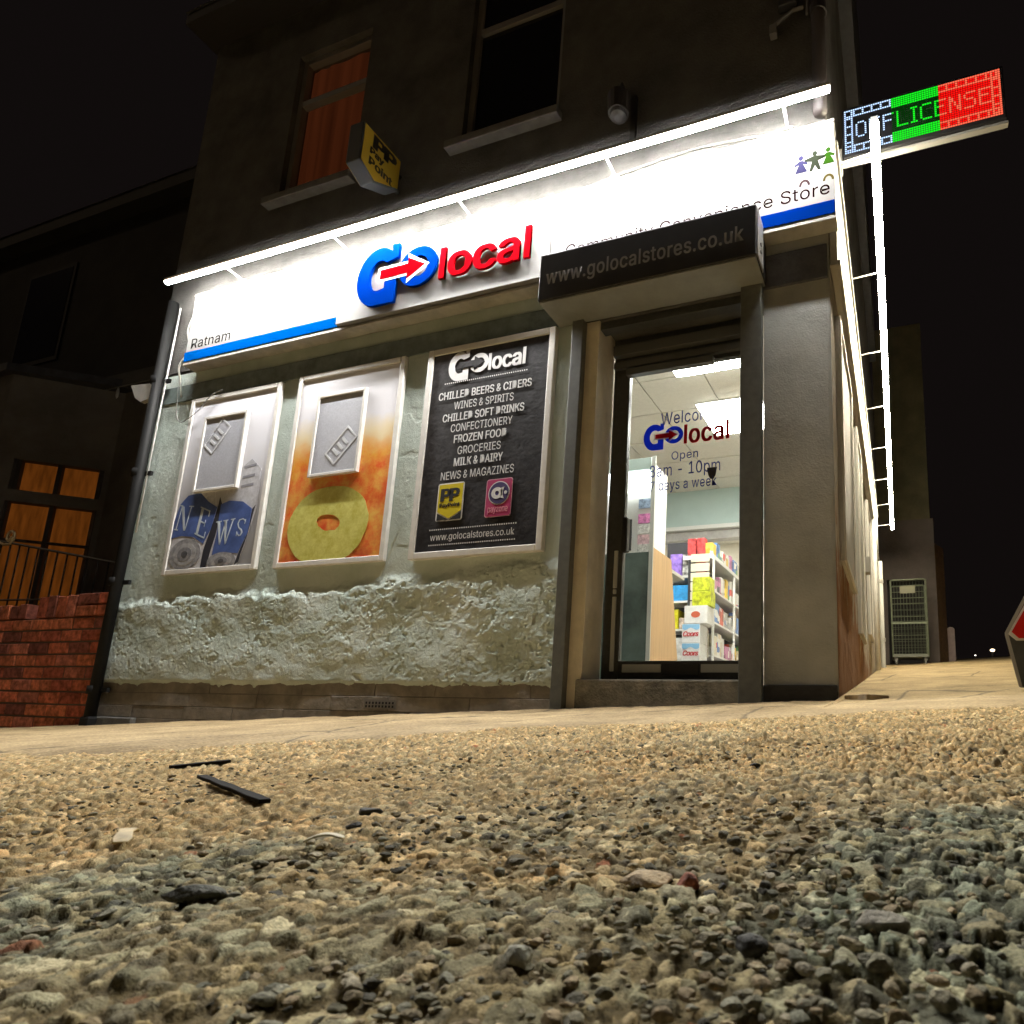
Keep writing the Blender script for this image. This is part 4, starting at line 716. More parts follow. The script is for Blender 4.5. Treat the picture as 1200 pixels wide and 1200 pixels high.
for k, (xa, xb, ya, yb) in enumerate(((-1.42, -.76, .60, 1.225), (-1.41, -.80, 1.76, 2.44), (-3.2, -2.6, .66, 1.25), (-1.41, -.8, 5.0, 5.6), (-3.2, -2.6, 5.0, 5.6))):  # counter and rear panels are out of view, kept to brighten the room
    t = thing('ceiling_light', ['square ceiling light cut off by the top of the shop door', 'square ceiling light beyond the words on the door glass', 'unseen square ceiling light over the shop counter, kept to brighten the room', 'unseen square ceiling light at the back of the shop, kept to brighten the room', 'unseen square ceiling light over the rear aisle, kept to brighten the room'][k], 'light', (xa, ya, 2.95), 'ceiling lights inside the shop')
    MB().box(xa, xb, ya, yb, 2.938, 2.944).build('diffuser', emit('room_light', (1, .975, .92), ROOM), t)
    MB().box(xa - .012, xb + .012, ya - .012, yb + .012, 2.945, 2.952).build('light_frame', M_WHITE, t)

# ------------------------------------------------------------------ goods and counter seen through the door
t = thing('shop_counter', 'counter with dark glazed front and tall wood side just inside the door', 'counter', (-1.8, 1.0, .2))
MB().box(-2.4, -1.52, 1.0, 1.03, .20, 1.315).build('front_panel', mat('counter_glass', (.085, .115, .105), .18, var=.35, scale=3), t, bev=.004)
MB().box(-1.535, -1.5, .985, 1.0, .20, 2.12).build('corner_trim', mat('brushed_alu', (.36, .37, .35)), t, bev=.002)
wd = mat('beech_laminate', (.50, .32, .16), .5, var=.14, scale=6)
nt = wd.node_tree; [q for q in nt.nodes if q.type == 'TEX_NOISE'][0].inputs['Scale'].default_value = 3
mp = nt.nodes.new('ShaderNodeMapping'); mp.inputs['Scale'].default_value = (14, 14, .7)
tcn = [q for q in nt.nodes if q.type == 'TEX_COORD'][0]; nt.links.new(tcn.outputs['Object'], mp.inputs[0]); nt.links.new(mp.outputs[0], [q for q in nt.nodes if q.type == 'TEX_NOISE'][0].inputs['Vector'])
MB().prism([(1.031, .2), (1.77, .2), (1.47, 1.36), (1.031, 1.36)], -1.55, -1.515, 'x').build('side_panel', wd, t, bev=.004)
MB().box(-2.4, -1.555, 1.035, 1.95, 1.28, 1.31).build('worktop', mat('worktop', (.5, .48, .42), .4), t)
t = thing('display_cabinet', 'lit glass cabinet with price cards standing on the counter', 'cabinet', (-1.7, 1.0, 1.32))
MB().box(-2.3, -1.55, 1.10, 1.4, 1.33, 2.10).build('cabinet_back', mat('room_white', (.8, .79, .76)), t)
MB().box(-2.3, -1.555, 1.02, 1.095, 1.86, 2.02).build('cabinet_light', emit('cabinet_glow', (.95, 1, .97), 6.0), t)
MB().box(-2.3, -1.545, 1.0, 1.12, 2.02, 2.12).build('cabinet_top', mat('pale_green_steel', (.42, .52, .49), .4), t, bev=.004)
for i, (z, colr) in enumerate(((1.75, (.35, .45, .62)), (1.62, (.75, .25, .55)), (1.53, (.7, .7, .68)), (1.44, (.66, .45, .5)), (1.36, (.6, .6, .58)))):
    MB().box(-1.68, -1.56, 1.085, 1.095, z - .035, z + .045).build('price_card', mat('card_%d' % i, colr, .6, var=.5, scale=40), t)
MB().box(-1.82, -1.70, 1.0, 1.02, 1.335, 1.60).build('card_reader', M_BLACK, t, bev=.006)

g = thing('shelf_unit', 'long white gondola shelf running back from the door', 'shelf', (-1.7, 2.62, .2))
MB().box(-1.74, -1.70, 2.62, 6.2, .2, 1.66).build('back_panel', mat('shelf_dark', (.035, .035, .04), .6), g)
for z in (.32, .66, 1.0, 1.33):
    MB().box(-1.70, -1.46, 2.62, 6.2, z - .02, z).build('shelf', mat('room_white', (.8, .79, .76)), g)
for y in (2.62, 3.5, 4.4, 5.3): MB().box(-1.475, -1.455, y, y + .03, .2, 1.66).build('upright', mat('room_white', (.8, .79, .76)), g)
sl = MB()
for k in range(11): sl.box(-1.70, -1.50, 2.585, 2.60, .62 + k * .1, .705 + k * .1)
sl.build('slatted_end', mat('cream_slat', (.66, .60, .48), .5), g)
MB().box(-2.10, -1.74, 2.95, 3.0, .2, 1.95).build('end_back', mat('shelf_dark', (.035, .035, .04)), g)
for z in (.60, .93, 1.23, 1.50): MB().box(-2.10, -1.72, 2.66, 2.95, z - .022, z).build('shelf', mat('room_white', (.8, .79, .76)), g)
def carton(name, label, cat, x0, x1, y0, y1, z0, z1, col, group=None, var=.15, badge=None, bcol=None, word=None, wcol=(.5, .05, .06), wave=None):
    t = thing(name, label, cat, ((x0 + x1) / 2, (y0 + y1) / 2, z0), group)
    MB().box(x0, x1, y0, y1, z0, z1).build('wrapper', mat('pack_%.2f_%.2f_%.2f' % col, col, .45, var=min(.9, var * 1.8), scale=18), t, bev=.004)
    cx, cz = (x0 + x1) / 2, (z0 + z1) / 2
    if badge: flat('badge', [circ(cx, cz, (x1 - x0) * badge, (z1 - z0) * badge * .9, 20)], y0 - .002, mat('badge_%.2f_%.2f' % (bcol[0], bcol[1]), bcol, .5), t, .002)
    if wave: flat('wave_band', [[(x0 + .005, z1 - .005), (x0 + .005, z1 - .05)] + [(x0 + .005 + (x1 - x0 - .01) * i / 8, z1 - .05 - .012 * math.sin(i * 1.2)) for i in range(1, 9)] + [(x1 - .005, z1 - .005)]], y0 - .002, mat('wave_blue', wave, .5), t, .002)
    if word: flat('lettering', fit(text_loops(word, -30, .28), x0 + (x1 - x0) * .08, x1 - (x1 - x0) * .08, z0 + (z1 - z0) * .34, z0 + (z1 - z0) * .60), y0 - .002, mat('word_%.2f' % wcol[0], wcol, .5), t, .002, .0025)
    return t
carton('beer_case', 'white drinks case with red script and blue wave, bottom of the stack', 'drinks case', -1.685, -1.50, 2.30, 2.56, .55, .735, (.76, .76, .75), 'stacked drinks cases', .06, word='Coors', wave=(.25, .5, .75))
carton('beer_case', 'white drinks case with red script and blue wave, middle of the stack', 'drinks case', -1.685, -1.50, 2.30, 2.56, .738, .925, (.76, .76, .75), 'stacked drinks cases', .06, word='Coors', wave=(.25, .5, .75))
carton('beer_case', 'plain white drinks case with red oval badge on top of the stack', 'drinks case', -1.665, -1.43, 2.30, 2.56, .928, 1.105, (.78, .77, .75), 'stacked drinks cases', .05, badge=.2, bcol=(.55, .12, .06))
carton('beer_case', 'bare white base case under the stacked drinks cases', 'drinks case', -1.685, -1.42, 2.30, 2.56, .21, .547, (.76, .76, .75), 'stacked drinks cases', .06)
carton('snack_sack', 'lime green multipack on the drinks cases, lower one', 'multipack', -1.60, -1.41, 2.34, 2.52, 1.108, 1.255, (.50, .55, .02), 'lime green multipacks', .3)
carton('snack_sack', 'lime green multipack on top of another lime green multipack', 'multipack', -1.60, -1.42, 2.34, 2.52, 1.258, 1.40, (.52, .58, .03), 'lime green multipacks', .3)
carton('drink_pack', 'purple shrink-wrapped pack on the top end shelf', 'multipack', -1.965, -1.835, 2.68, 2.9, 1.502, 1.745, (.28, .16, .62), None, .3)
for k in range(2): carton('jar', 'white and dark jar beside the purple pack, %s' % ('lower one' if k == 0 else 'upper one'), 'jar', -1.825, -1.74, 2.68, 2.8, 1.502 + k * .12, 1.615 + k * .12, (.62, .62, .60), 'white jars on the end shelf', .6)
carton('drink_pack', 'bright blue pack on the second end shelf', 'multipack', -1.925, -1.755, 2.68, 2.9, 1.232, 1.40, (.03, .32, .72), None, .15)
carton('bottle_pack', 'yellow pack on the lower end shelf', 'multipack', -1.94, -1.86, 2.68, 2.9, .932, 1.14, (.70, .62, .02), None, .2)
carton('box_pack', 'pale box with brown dots beside the yellow pack', 'box', -1.85, -1.75, 2.68, 2.9, .932, 1.05, (.66, .52, .40), None, .5)
carton('box_pack', 'white box on the bottom end shelf', 'box', -1.93, -1.75, 2.68, 2.9, .602, .84, (.74, .73, .70), None, .2)
for k, dx in enumerate((0, .105)):
    carton('red_carton', 'tall red carton standing on the gondola, %s' % ('nearer the counter' if k == 0 else 'the one beside the slatted end'), 'carton', -1.72 + dx - .045, -1.72 + dx + .045, 2.66, 2.74, 1.72, 1.90, (.55, .05, .05), 'red cartons on the gondola', .4)
MB_top = MB().box(-1.80, -1.46, 2.62, 6.2, 1.66, 1.70).build('top_shelf', mat('room_white', (.8, .79, .76)), g)
carton('red_carton', 'pink and red box at the near end of the gondola top', 'carton', -1.66, -1.56, 2.64, 2.70, 1.50, 1.64, (.60, .16, .14), None, .4)
R = random.Random(9); pc = [(.72, .66, .52), (.7, .69, .66), (.75, .74, .7), (.62, .5, .34), (.62, .12, .08), (.75, .5, .06), (.10, .22, .5), (.2, .45, .2), (.72, .70, .66), (.5, .2, .35)]
ORD = 'first second third fourth fifth sixth seventh eighth ninth tenth eleventh twelfth thirteenth fourteenth fifteenth sixteenth seventeenth eighteenth nineteenth twentieth'.split() + ['%dth' % i for i in range(21, 50)]
def pack_print(col):
    name = 'packet_%.2f_%.2f_%.2f' % col
    if name in MATS: return MATS[name]
    m, n, l, b = new_mat(name); MATS[name] = m
    tc = n.new('ShaderNodeTexCoord'); mp = n.new('ShaderNodeMapping'); mp.inputs['Scale'].default_value = (9, 9, 13); vo = n.new('ShaderNodeTexVoronoi'); vo.distance = 'CHEBYCHEV'; vo.inputs['Scale'].default_value = 1.0
    l.new(tc.outputs['Object'], mp.inputs[0]); l.new(mp.outputs[0], vo.inputs['Vector'])
    sx = n.new('ShaderNodeSeparateColor'); l.new(vo.outputs['Color'], sx.inputs[0])
    rp = n.new('ShaderNodeValToRGB'); rp.color_ramp.interpolation = 'CONSTANT'; e = rp.color_ramp.elements
    o = R.choice([(.6, .1, .08), (.1, .2, .5), (.75, .6, .1), (.15, .35, .15), (.05, .05, .06)])
    e[0].color = (*col, 1); e[1].position = .5; e[1].color = (.78, .77, .74, 1); q = e.new(.68); q.color = (*o, 1); q = e.new(.82); q.color = (*[c * .6 for c in col], 1)
    l.new(sx.outputs[0], rp.inputs[0]); l.new(rp.outputs[0], b.inputs['Base Color']); b.inputs['Roughness'].default_value = .4
    return m
k = 0
for zi, z in enumerate((.32, .66, 1.0, 1.33, 1.70)):
    y = 2.68; q_ = 0
    while y < 5.2:
        w = R.uniform(.09, .22); h = R.uniform(.14, .25) * (.8 if z > 1.6 else 1); col = R.choice(pc)
        nm = ['bottom', 'second', 'third', 'fourth', 'top'][zi]
        o = MB().box(-1.64, -1.475 - R.random() * .03, y, y + w * .92, z + .001, z + h).build('packet', pack_print(col), None, bev=.004)
        tag(o, 'printed packet, %s from the shop door on the %s shelf of the long gondola' % (ORD[q_], nm), 'packet', 'packets along the gondola'); q_ += 1
        y += w; k += 1

# ------------------------------------------------------------------ fascia sign over the front
YS = -.12
sg = thing('fascia_sign', 'long white shop sign with blue stripe and raised red and blue logo over the shopfront', 'shop sign', (-2.8, YS, 3.04))
MB().box(-5.66, -3.86, YS, -.002, 3.035, 3.70).build('sign_panel', M_SIGN, sg, bev=.004)
MB().box(-1.93, .056, YS, -.002, 3.035, 3.70).build('sign_panel', M_SIGN, sg, bev=.004)
MB().box(-3.857, -1.933, YS - .03, -.002, 3.045, 3.69).build('centre_box', M_SIGN, sg, bev=.004)
MB().box(-5.665, .06, YS - .004, -.002, 3.703, 3.722).build('sign_capping', mat('sign_trim', (.45, .44, .40), .5, var=.2, scale=6), sg, bev=.003)
MB().box(-5.665, .06, YS - .002, -.006, 3.008, 3.032).build('sign_capping', mat('sign_trim', (.45, .44, .40)), sg, bev=.003)
MB().box(-5.66, -3.862, YS - .006, YS - .001, 3.045, 3.135).build('blue_stripe', M_BLUE, sg)
MB().box(-1.925, .052, YS - .006, YS - .001, 3.045, 3.135).build('blue_stripe', M_BLUE_DEEP, sg)
MGREY = mat('sign_grey_ink', (.016, .016, .016), .8, spec=.0)
flat('lettering', fit(text_loops('Ratnam', 10), -5.60, -5.11, 3.165, 3.262), YS - .0008, MGREY, sg, .0012)
flat('lettering', fitw(text_loops('Community Convenience Store', 10), -1.80, .024, 3.19), YS - .0008, mat('sign_plum_ink', (.012, .003, .004), .8, spec=.0), sg, .0012)
go_logo(-3.63, 3.105, .755, -.172, M_BLUE_DEEP, mat('arrow_red', (.15, .0008, .003), .6, spec=0.0), M_WHITE, sg, .024)
flat('logo_word', fit(text_loops('local', -12), -2.838, -2.065, 3.205, 3.465), -.172, M_RED, sg, .022, .008)
def little_man(x, z, s, m, skirt):
    if skirt: body = [(-.012, .10), (.012, .10), (.05, .075), (.045, .06), (.016, .07), (.045, 0), (-.045, 0), (-.016, .07), (-.045, .06), (-.05, .075)]
    else: body = [(-.012, .105), (.012, .105), (.075, .09), (.075, .075), (.022, .06), (.042, -.02), (.022, -.02), (0, .025), (-.022, -.02), (-.042, -.02), (-.022, .06), (-.075, .075), (-.075, .09)]
    flat('figure_mark', [[(x + a * s, z + b * s) for a, b in body]], YS - .0008, m, sg, .0012)
    flat('figure_mark', [circ(x, z + .125 * s, .018 * s, .021 * s, 14)], YS - .0008, m, sg, .0012)
little_man(-.148, 3.385, .85, mat('mark_violet', (.03, .028, .07), .8, spec=0), True)
little_man(-.062, 3.395, .85, mat('mark_olive', (.022, .026, .018), .8, spec=0), False)
little_man(.020, 3.405, .80, mat('mark_green', (.02, .06, .006), .8, spec=0), True)
for cx, m, s in ((-.128, mat('mark_mauve', (.06, .035, .04), .8, spec=0), 1), (.018, mat('mark_ochre', (.09, .07, .02), .8, spec=0), -1)):
    pts = circ(cx, 3.285, .034, .045, 14, 0, 180) + circ(cx, 3.285, .020, .030, 14, 180, 0)
    pts += []
    flat('figure_mark', [pts], YS - .0008, m, sg, .0012)

# light tubes: a slim channel on arms with the lit strip underneath
def light_strip(name, label, a, b, axis, arms, wall, r=.02, em=None, tilt=0):
    t = thing(name, label, 'light', a, 'tube lights over the shop signs')
    ln = MB(); dk = MB()
    n = 8; t0, t1 = 205 + tilt, 335 + tilt
    if axis == 'x':
        prof = [(a[1] + r * math.cos(math.radians(t0 + (t1 - t0) * i / n)), a[2] + r * math.sin(math.radians(t0 + (t1 - t0) * i / n))) for i in range(n + 1)]
        ln.prism(prof, a[0], b[0], 'x'); dk.box(a[0] - .012, b[0] + .012, a[1] - .023, a[1] + .023, a[2] + .001, a[2] + .026)
    else:
        prof = [(a[0] + r * math.cos(math.radians(t0 + (t1 - t0) * i / n)), a[2] + r * math.sin(math.radians(t0 + (t1 - t0) * i / n))) for i in range(n + 1)]
        ln.prism(prof, a[1], b[1], 'y'); dk.box(a[0] - .023, a[0] + .023, a[1] - .012, b[1] + .012, a[2] + .001, a[2] + .026)
    ln.build('diffuser', em or emit('tube_light', (1, .98, .94), TUBE), t)
    dk.build('light_channel', mat('channel_alu', (.55, .54, .5), .4, .3), t, bev=.003)
    for s in arms:
        if axis == 'x': MB().tube([(s, a[1] + .02, a[2] + .012), (s, wall, a[2] - .005)], .009).box(s - .03, s + .03, wall - .05, wall + .02, a[2] - .013, a[2] - .001).build('arm', M_WHITE, t)
        else: MB().tube([(a[0] - .02, s, a[2] + .012), (wall, s, a[2] - .005)], .006).box(wall - .02, wall + .04, s - .03, s + .03, a[2] - .013, a[2] - .001).build('arm', M_WHITE, t)
light_strip('light_tube', 'long glowing tube light on short arms above the front sign', (-5.77, -.305, 3.745), (.045, -.305, 3.745), 'x', [-5.07, -3.86, -2.65, -1.44, -.23], -.08, .021, None, -32)
light_strip('light_tube', 'long glowing tube light receding along the lane side of the shop', (.297, -.02, 3.727), (.297, 8.95, 3.727), 'y', [.23, 1.44, 2.65, 3.86, 5.07, 6.28, 7.5, 8.7], .03, .03, emit('lane_tube_light', (1, .90, .66), TUBE * .38))

# sign along the lane
ss = thing('fascia_sign', 'long white sign running back along the lane wall under its own tube light', 'shop sign', (.05, 4, 2.8))
MB().box(.004, .050, .02, 8.0, 2.80, 3.69).build('sign_panel', mat('side_sign_sheet', (.45, .44, .41), .45, var=.12, scale=2), ss, bev=.004)
MB().box(.050, .068, .02, 8.0, 3.66, 3.70).box(.050, .068, .02, 8.0, 2.79, 2.83).build('sign_capping', mat('sign_trim', (.45, .44, .40)), ss, bev=.003)

# ------------------------------------------------------------------ posters on the front wall
def poster(label, x0, x1, z0, z1, m, dep=.034, fw=.045):
    t = thing('poster', label, 'poster', ((x0 + x1) / 2, -.01, z0), 'framed posters on the shopfront')
    f = MB(); ya, yb = -dep - .006, -.004
    f.box(x0, x0 + fw, ya, yb, z0, z1).box(x1 - fw, x1, ya, yb, z0, z1).box(x0 + fw, x1 - fw, ya, yb, z0, z0 + fw).box(x0 + fw, x1 - fw, ya, yb, z1 - fw, z1)
    f.build('poster_frame', M_FRAME, t, bev=.006)
    s = MB().box(x0 + fw * .8, x1 - fw * .8, -dep + .006, -.008, z0 + fw * .8, z1 - fw * .8).build('print', m, t)
    return t, s
def ramp_print(name, z0, z1, stops, lumps=None):
    """printed picture: colours by height on the sheet, with blotches of a second print colour"""
    m, n, l, b = new_mat(name)
    tc = n.new('ShaderNodeTexCoord'); sx = n.new('ShaderNodeSeparateXYZ'); l.new(tc.outputs['Object'], sx.inputs[0])
    nz = n.new('ShaderNodeTexNoise'); nz.inputs['Scale'].default_value = 4.0; nz.inputs['Detail'].default_value = 3; l.new(tc.outputs['Object'], nz.inputs['Vector'])
    wob = n.new('ShaderNodeMath'); wob.operation = 'MULTIPLY_ADD'; wob.inputs[1].default_value = .30; l.new(nz.outputs['Fac'], wob.inputs[0]); l.new(sx.outputs[2], wob.inputs[2])
    mr = n.new('ShaderNodeMapRange'); mr.inputs[1].default_value = z0 + .15; mr.inputs[2].default_value = z1 + .15; l.new(wob.outputs[0], mr.inputs[0])
    rp = n.new('ShaderNodeValToRGB'); e = rp.color_ramp.elements
    e[0].position, e[0].color = stops[0][0], (*stops[0][1], 1); e[1].position, e[1].color = stops[-1][0], (*stops[-1][1], 1)
    for p, c in stops[1:-1]: q = e.new(p); q.color = (*c, 1)
    l.new(mr.outputs[0], rp.inputs['Fac']); last = rp.outputs[0]
    if lumps:
        vo = n.new('ShaderNodeTexVoronoi'); vo.inputs['Scale'].default_value = lumps[1]; l.new(tc.outputs['Object'], vo.inputs['Vector'])
        n3 = n.new('ShaderNodeTexNoise'); n3.inputs['Scale'].default_value = 30; n3.inputs['Detail'].default_value = 4; l.new(tc.outputs['Object'], n3.inputs['Vector'])
        a2 = n.new('ShaderNodeMath'); a2.operation = 'MULTIPLY_ADD'; a2.inputs[1].default_value = .5; l.new(n3.outputs['Fac'], a2.inputs[0]); l.new(vo.outputs['Distance'], a2.inputs[2])
        r2 = n.new('ShaderNodeMapRange'); r2.inputs[1].default_value = .35; r2.inputs[2].default_value = .85; r2.inputs[4].default_value = lumps[2]; l.new(a2.outputs[0], r2.inputs[0])
        inv = n.new('ShaderNodeMapRange'); inv.inputs[1].default_value = .48; inv.inputs[2].default_value = .62; inv.inputs[3].default_value = 1; inv.inputs[4].default_value = 0; l.new(mr.outputs[0], inv.inputs[0])
        mu = n.new('ShaderNodeMath'); mu.operation = 'MULTIPLY'; l.new(r2.outputs[0], mu.inputs[0]); l.new(inv.outputs[0], mu.inputs[1])
        mx = n.new('ShaderNodeMix'); mx.data_type = 'RGBA'; l.new(mu.outputs[0], mx.inputs[0]); l.new(last, mx.inputs[6]); mx.inputs[7].default_value = (*lumps[0], 1); last = mx.outputs[2]
    if lumps:
        n4 = n.new('ShaderNodeTexNoise'); n4.inputs['Scale'].default_value = 9; n4.inputs['Detail'].default_value = 7; n4.inputs['Roughness'].default_value = .7; l.new(tc.outputs['Object'], n4.inputs['Vector'])
        r4 = n.new('ShaderNodeMapRange'); r4.inputs[1].default_value = .35; r4.inputs[2].default_value = .65; r4.inputs[3].default_value = .25; r4.inputs[4].default_value = 1; l.new(n4.outputs['Fac'], r4.inputs[0])
        cc = n.new('ShaderNodeCombineColor'); cc.inputs[0].default_value = 1
        l.new(r4.outputs[0], cc.inputs[1]); l.new(r4.outputs[0], cc.inputs[2])
        m4 = n.new('ShaderNodeMix'); m4.data_type = 'RGBA'; m4.blend_type = 'MULTIPLY'; l.new(inv.outputs[0], m4.inputs[0]); l.new(last, m4.inputs[6]); l.new(cc.outputs[0], m4.inputs[7]); last = m4.outputs[2]
    l.new(last, b.inputs['Base Color']); b.inputs['Roughness'].default_value = .4
    return m
def leaflet_holder(t, x0, x1, z0, z1, tx, tz, ang):
    fw = .026; f = MB(); ya, yb = -.062, -.03
    f.box(x0, x0 + fw, ya, yb, z0, z1).box(x1 - fw, x1, ya, yb, z0, z1).box(x0 + fw, x1 - fw, ya, yb, z0, z0 + fw).box(x0 + fw, x1 - fw, ya, yb, z1 - fw, z1)
    h = f.build('holder_frame', M_FRAME, t, bev=.004)
    pm = mat('holder_mesh_grey', (.46, .47, .52), .55, var=.1, scale=70, bump=.3, bscale=260)
    MB().box(x0 + fw, x1 - fw, -.052, -.031, z0 + fw, z1 - fw).build('backing', pm, h)
    # a slanting paper ticket outline stuck on the backing
    c, s = math.cos(ang), math.sin(ang); lo = []
    for w, hh in ((.15, .075), (.135, .062)):
        lo.append([(tx + a * w * c - b * hh * s, tz + a * w * s + b * hh * c) for a, b in ((-1, -1), (1, -1), (1, 1), (-1, 1))])
    lm = mat('holder_ticket', (.64, .65, .68), .5)
    flat('ticket_mark', lo, -.054, lm, h, .002)
    for k in (-.07, -.01, .05):
        lo = [[(tx + (k + a * .012) * c - b * .04 * s, tz + (k + a * .012) * s + b * .04 * c) for a, b in ((-1, -1), (1, -1), (1, 1), (-1, 1))]]
        flat('ticket_mark', lo, -.054, lm, h, .002)
YP = -.0305
# newspapers
t, s = poster('tall white poster of rolled newspapers with blue bands', -5.593, -4.502, 1.09, 2.713,
              ramp_print('newspaper_print', 1.09, 2.713, [(0, (.30, .30, .31)), (.30, (.42, .42, .44)), (.50, (.70, .70, .75)), (.66, (.80, .80, .86)), (1, (.82, .82, .88))]))
def sh(name, pts, m, k=0): return flat(name, [pts], YP - .001 * k, m, t, .0015)
navy = mat('print_navy', (.085, .14, .38), .4, var=.3, scale=6)
paper = mat('print_paper', (.34, .34, .36), .45, var=.35, scale=22)
gapm = mat('print_gap', (.035, .037, .05), .45)
sh('roll_paper', [(-5.55, 1.12), (-5.53, 1.48), (-5.42, 1.80), (-5.30, 1.98), (-5.12, 1.84), (-5.05, 1.64), (-5.08, 1.30), (-5.13, 1.13)], mat('print_paper_light', (.60, .60, .64), .45, var=.2, scale=18), 1)
sh('roll_paper', [(-5.06, 1.12), (-5.01, 1.6), (-4.95, 1.9), (-4.72, 2.05), (-4.60, 1.95), (-4.585, 1.62), (-4.66, 1.3), (-4.72, 1.12)], mat('print_paper_light', (.42, .42, .45)), 1)
sh('gap_shade_print', [(-5.031, 1.745), (-4.992, 1.674), (-5.012, 1.408), (-5.051, 1.229), (-5.074, 1.135), (-5.135, 1.135), (-5.131, 1.283), (-5.081, 1.463), (-5.038, 1.652)], gapm, 2)
sh('gap_shade_print', [(-4.634, 1.6), (-4.599, 1.638), (-4.643, 1.381), (-4.704, 1.16), (-4.743, 1.138), (-4.71, 1.24), (-4.639, 1.413)], gapm, 2)
sh('blue_band', [(-5.55, 1.568), (-5.505, 1.72), (-5.427, 1.791), (-5.275, 1.803), (-5.162, 1.714), (-5.045, 1.653), (-5.081, 1.463), (-5.145, 1.342), (-5.276, 1.41), (-5.422, 1.429), (-5.55, 1.413)], navy, 3)
sh('blue_band', [(-5.004, 1.675), (-4.908, 1.7), (-4.748, 1.677), (-4.636, 1.609), (-4.639, 1.413), (-4.72, 1.233), (-4.832, 1.248), (-5.018, 1.235), (-5.001, 1.407)], navy, 3)
for (cx, cz, rx, rz) in ((-5.346, 1.264, .19, .135), (-4.895, 1.18, .165, .075)):
    for q, (f, colr) in enumerate(((1, (.32, .32, .34)), (.72, (.40, .40, .42)), (.45, (.25, .25, .27)), (.2, (.10, .10, .11)))):
        pts = [(max(-5.55, p[0]), max(1.135, p[1])) for p in circ(cx, cz, rx * f, rz * f, 30)]
        sh('roll_end', pts, mat('roll_end_%d' % q, colr, .5, var=.3, scale=25), 4 + q)
def strokes(segs, quad, m, k=4):
    """letter strokes in a unit square mapped onto a leaning quad (TL, TR, BR, BL)"""
    TL, TR, BR, BL = quad
    def mp(u, v): return tuple((TL[i] * (1 - u) + TR[i] * u) * v + (BL[i] * (1 - u) + BR[i] * u) * (1 - v) for i in (0, 1))
    for sg_ in segs: flat('news_letter', [[mp(*p) for p in sg_]], YP - .001 * k, m, t, .0015)
ltr = mat('print_letter', (.55, .62, .68), .45)
def bar(x0, x1, y0, y1): return [(x0, y0), (x1, y0), (x1, y1), (x0, y1)]
strokes([bar(.12, .18, .04, .96), bar(.80, .86, .04, .96), [(.12, .96), (.30, .96), (.86, .04), (.72, .04)], bar(0, .3, .0, .04), bar(.66, 1, .96, 1), bar(0, .2, .96, 1)], ((-5.503, 1.711), (-5.331, 1.69), (-5.37, 1.459), (-5.533, 1.492)), ltr)
strokes([bar(.2, .38, .04, .96), bar(.1, .92, .95, 1), bar(.1, .95, 0, .05), bar(.38, .75, .48, .53), bar(.86, .92, .78, .95), bar(.9, .95, .05, .24), bar(.7, .75, .38, .63)], ((-5.259, 1.684), (-5.107, 1.625), (-5.132, 1.383), (-5.284, 1.441)), ltr)
strokes([[(.08, .96), (.22, .96), (.36, .0), (.30, .0)], [(.30, 0), (.36, 0), (.54, .96), (.48, .96)], [(.44, .96), (.58, .96), (.72, 0), (.66, 0)], [(.66, 0), (.72, 0), (.93, .96), (.87, .96)], bar(0, .3, .96, 1), bar(.38, .64, .96, 1), bar(.78, 1, .96, 1)], ((-5.027, 1.525), (-4.806, 1.537), (-4.826, 1.321), (-5.003, 1.316)), ltr)
strokes([[(.85, .98), (.92, .98), (.92, .72), (.85, .72)], [(.9, .85), (.6, .98), (.25, .92), (.12, .72), (.3, .52), (.7, .42), (.88, .26), (.75, .08), (.45, .02), (.1, .16), (.12, .24), (.45, .08), (.62, .12), (.68, .26), (.55, .36), (.2, .48), (0, .70), (.15, .96), (.55, 1.03), (.92, .92)], bar(.06, .12, .0, .28)], ((-4.772, 1.53), (-4.672, 1.521), (-4.694, 1.368), (-4.773, 1.382)), ltr)
for k, z in enumerate((1.80, 1.88, 1.97)):
    sh('column_print', [(-4.80, z), (-4.66, z + .012), (-4.66, z + .035), (-4.80, z + .022)], mat('print_grey', (.30, .30, .34), .45), 2)
leaflet_holder(t, -5.352, -4.826, 1.80, 2.497, -5.16, 2.30, .9)

# fruit
t, s = poster('tall poster of an orange fruit picture fading to white with a yellow fruit ring', -4.3055, -3.2075, 1.082, 2.723,
              ramp_print('fruit_print', 1.08, 2.72, [(0, (.50, .03, .02)), (.22, (.66, .055, .015)), (.40, (.78, .17, .015)), (.53, (.85, .42, .03)), (.65, (.85, .72, .48)), (.74, (.82, .81, .86)), (1, (.82, .82, .87))], ((.92, .60, .12), 5.0, .8)))
rm, n_, l_, b_ = new_mat('yellow_ring_print')
tc = n_.new('ShaderNodeTexCoord'); nz = n_.new('ShaderNodeTexNoise'); nz.inputs['Scale'].default_value = 15; nz.inputs['Detail'].default_value = 8; nz.inputs['Roughness'].default_value = .75
l_.new(tc.outputs['Object'], nz.inputs['Vector'])
rp = n_.new('ShaderNodeValToRGB'); e = rp.color_ramp.elements; e[0].position = .36; e[0].color = (.52, .47, .07, 1); e[1].position = .62; e[1].color = (.70, .68, .20, 1)
l_.new(nz.outputs['Fac'], rp.inputs[0]); l_.new(rp.outputs[0], b_.inputs['Base Color']); b_.inputs['Roughness'].default_value = .45
R = random.Random(2)
oz = []
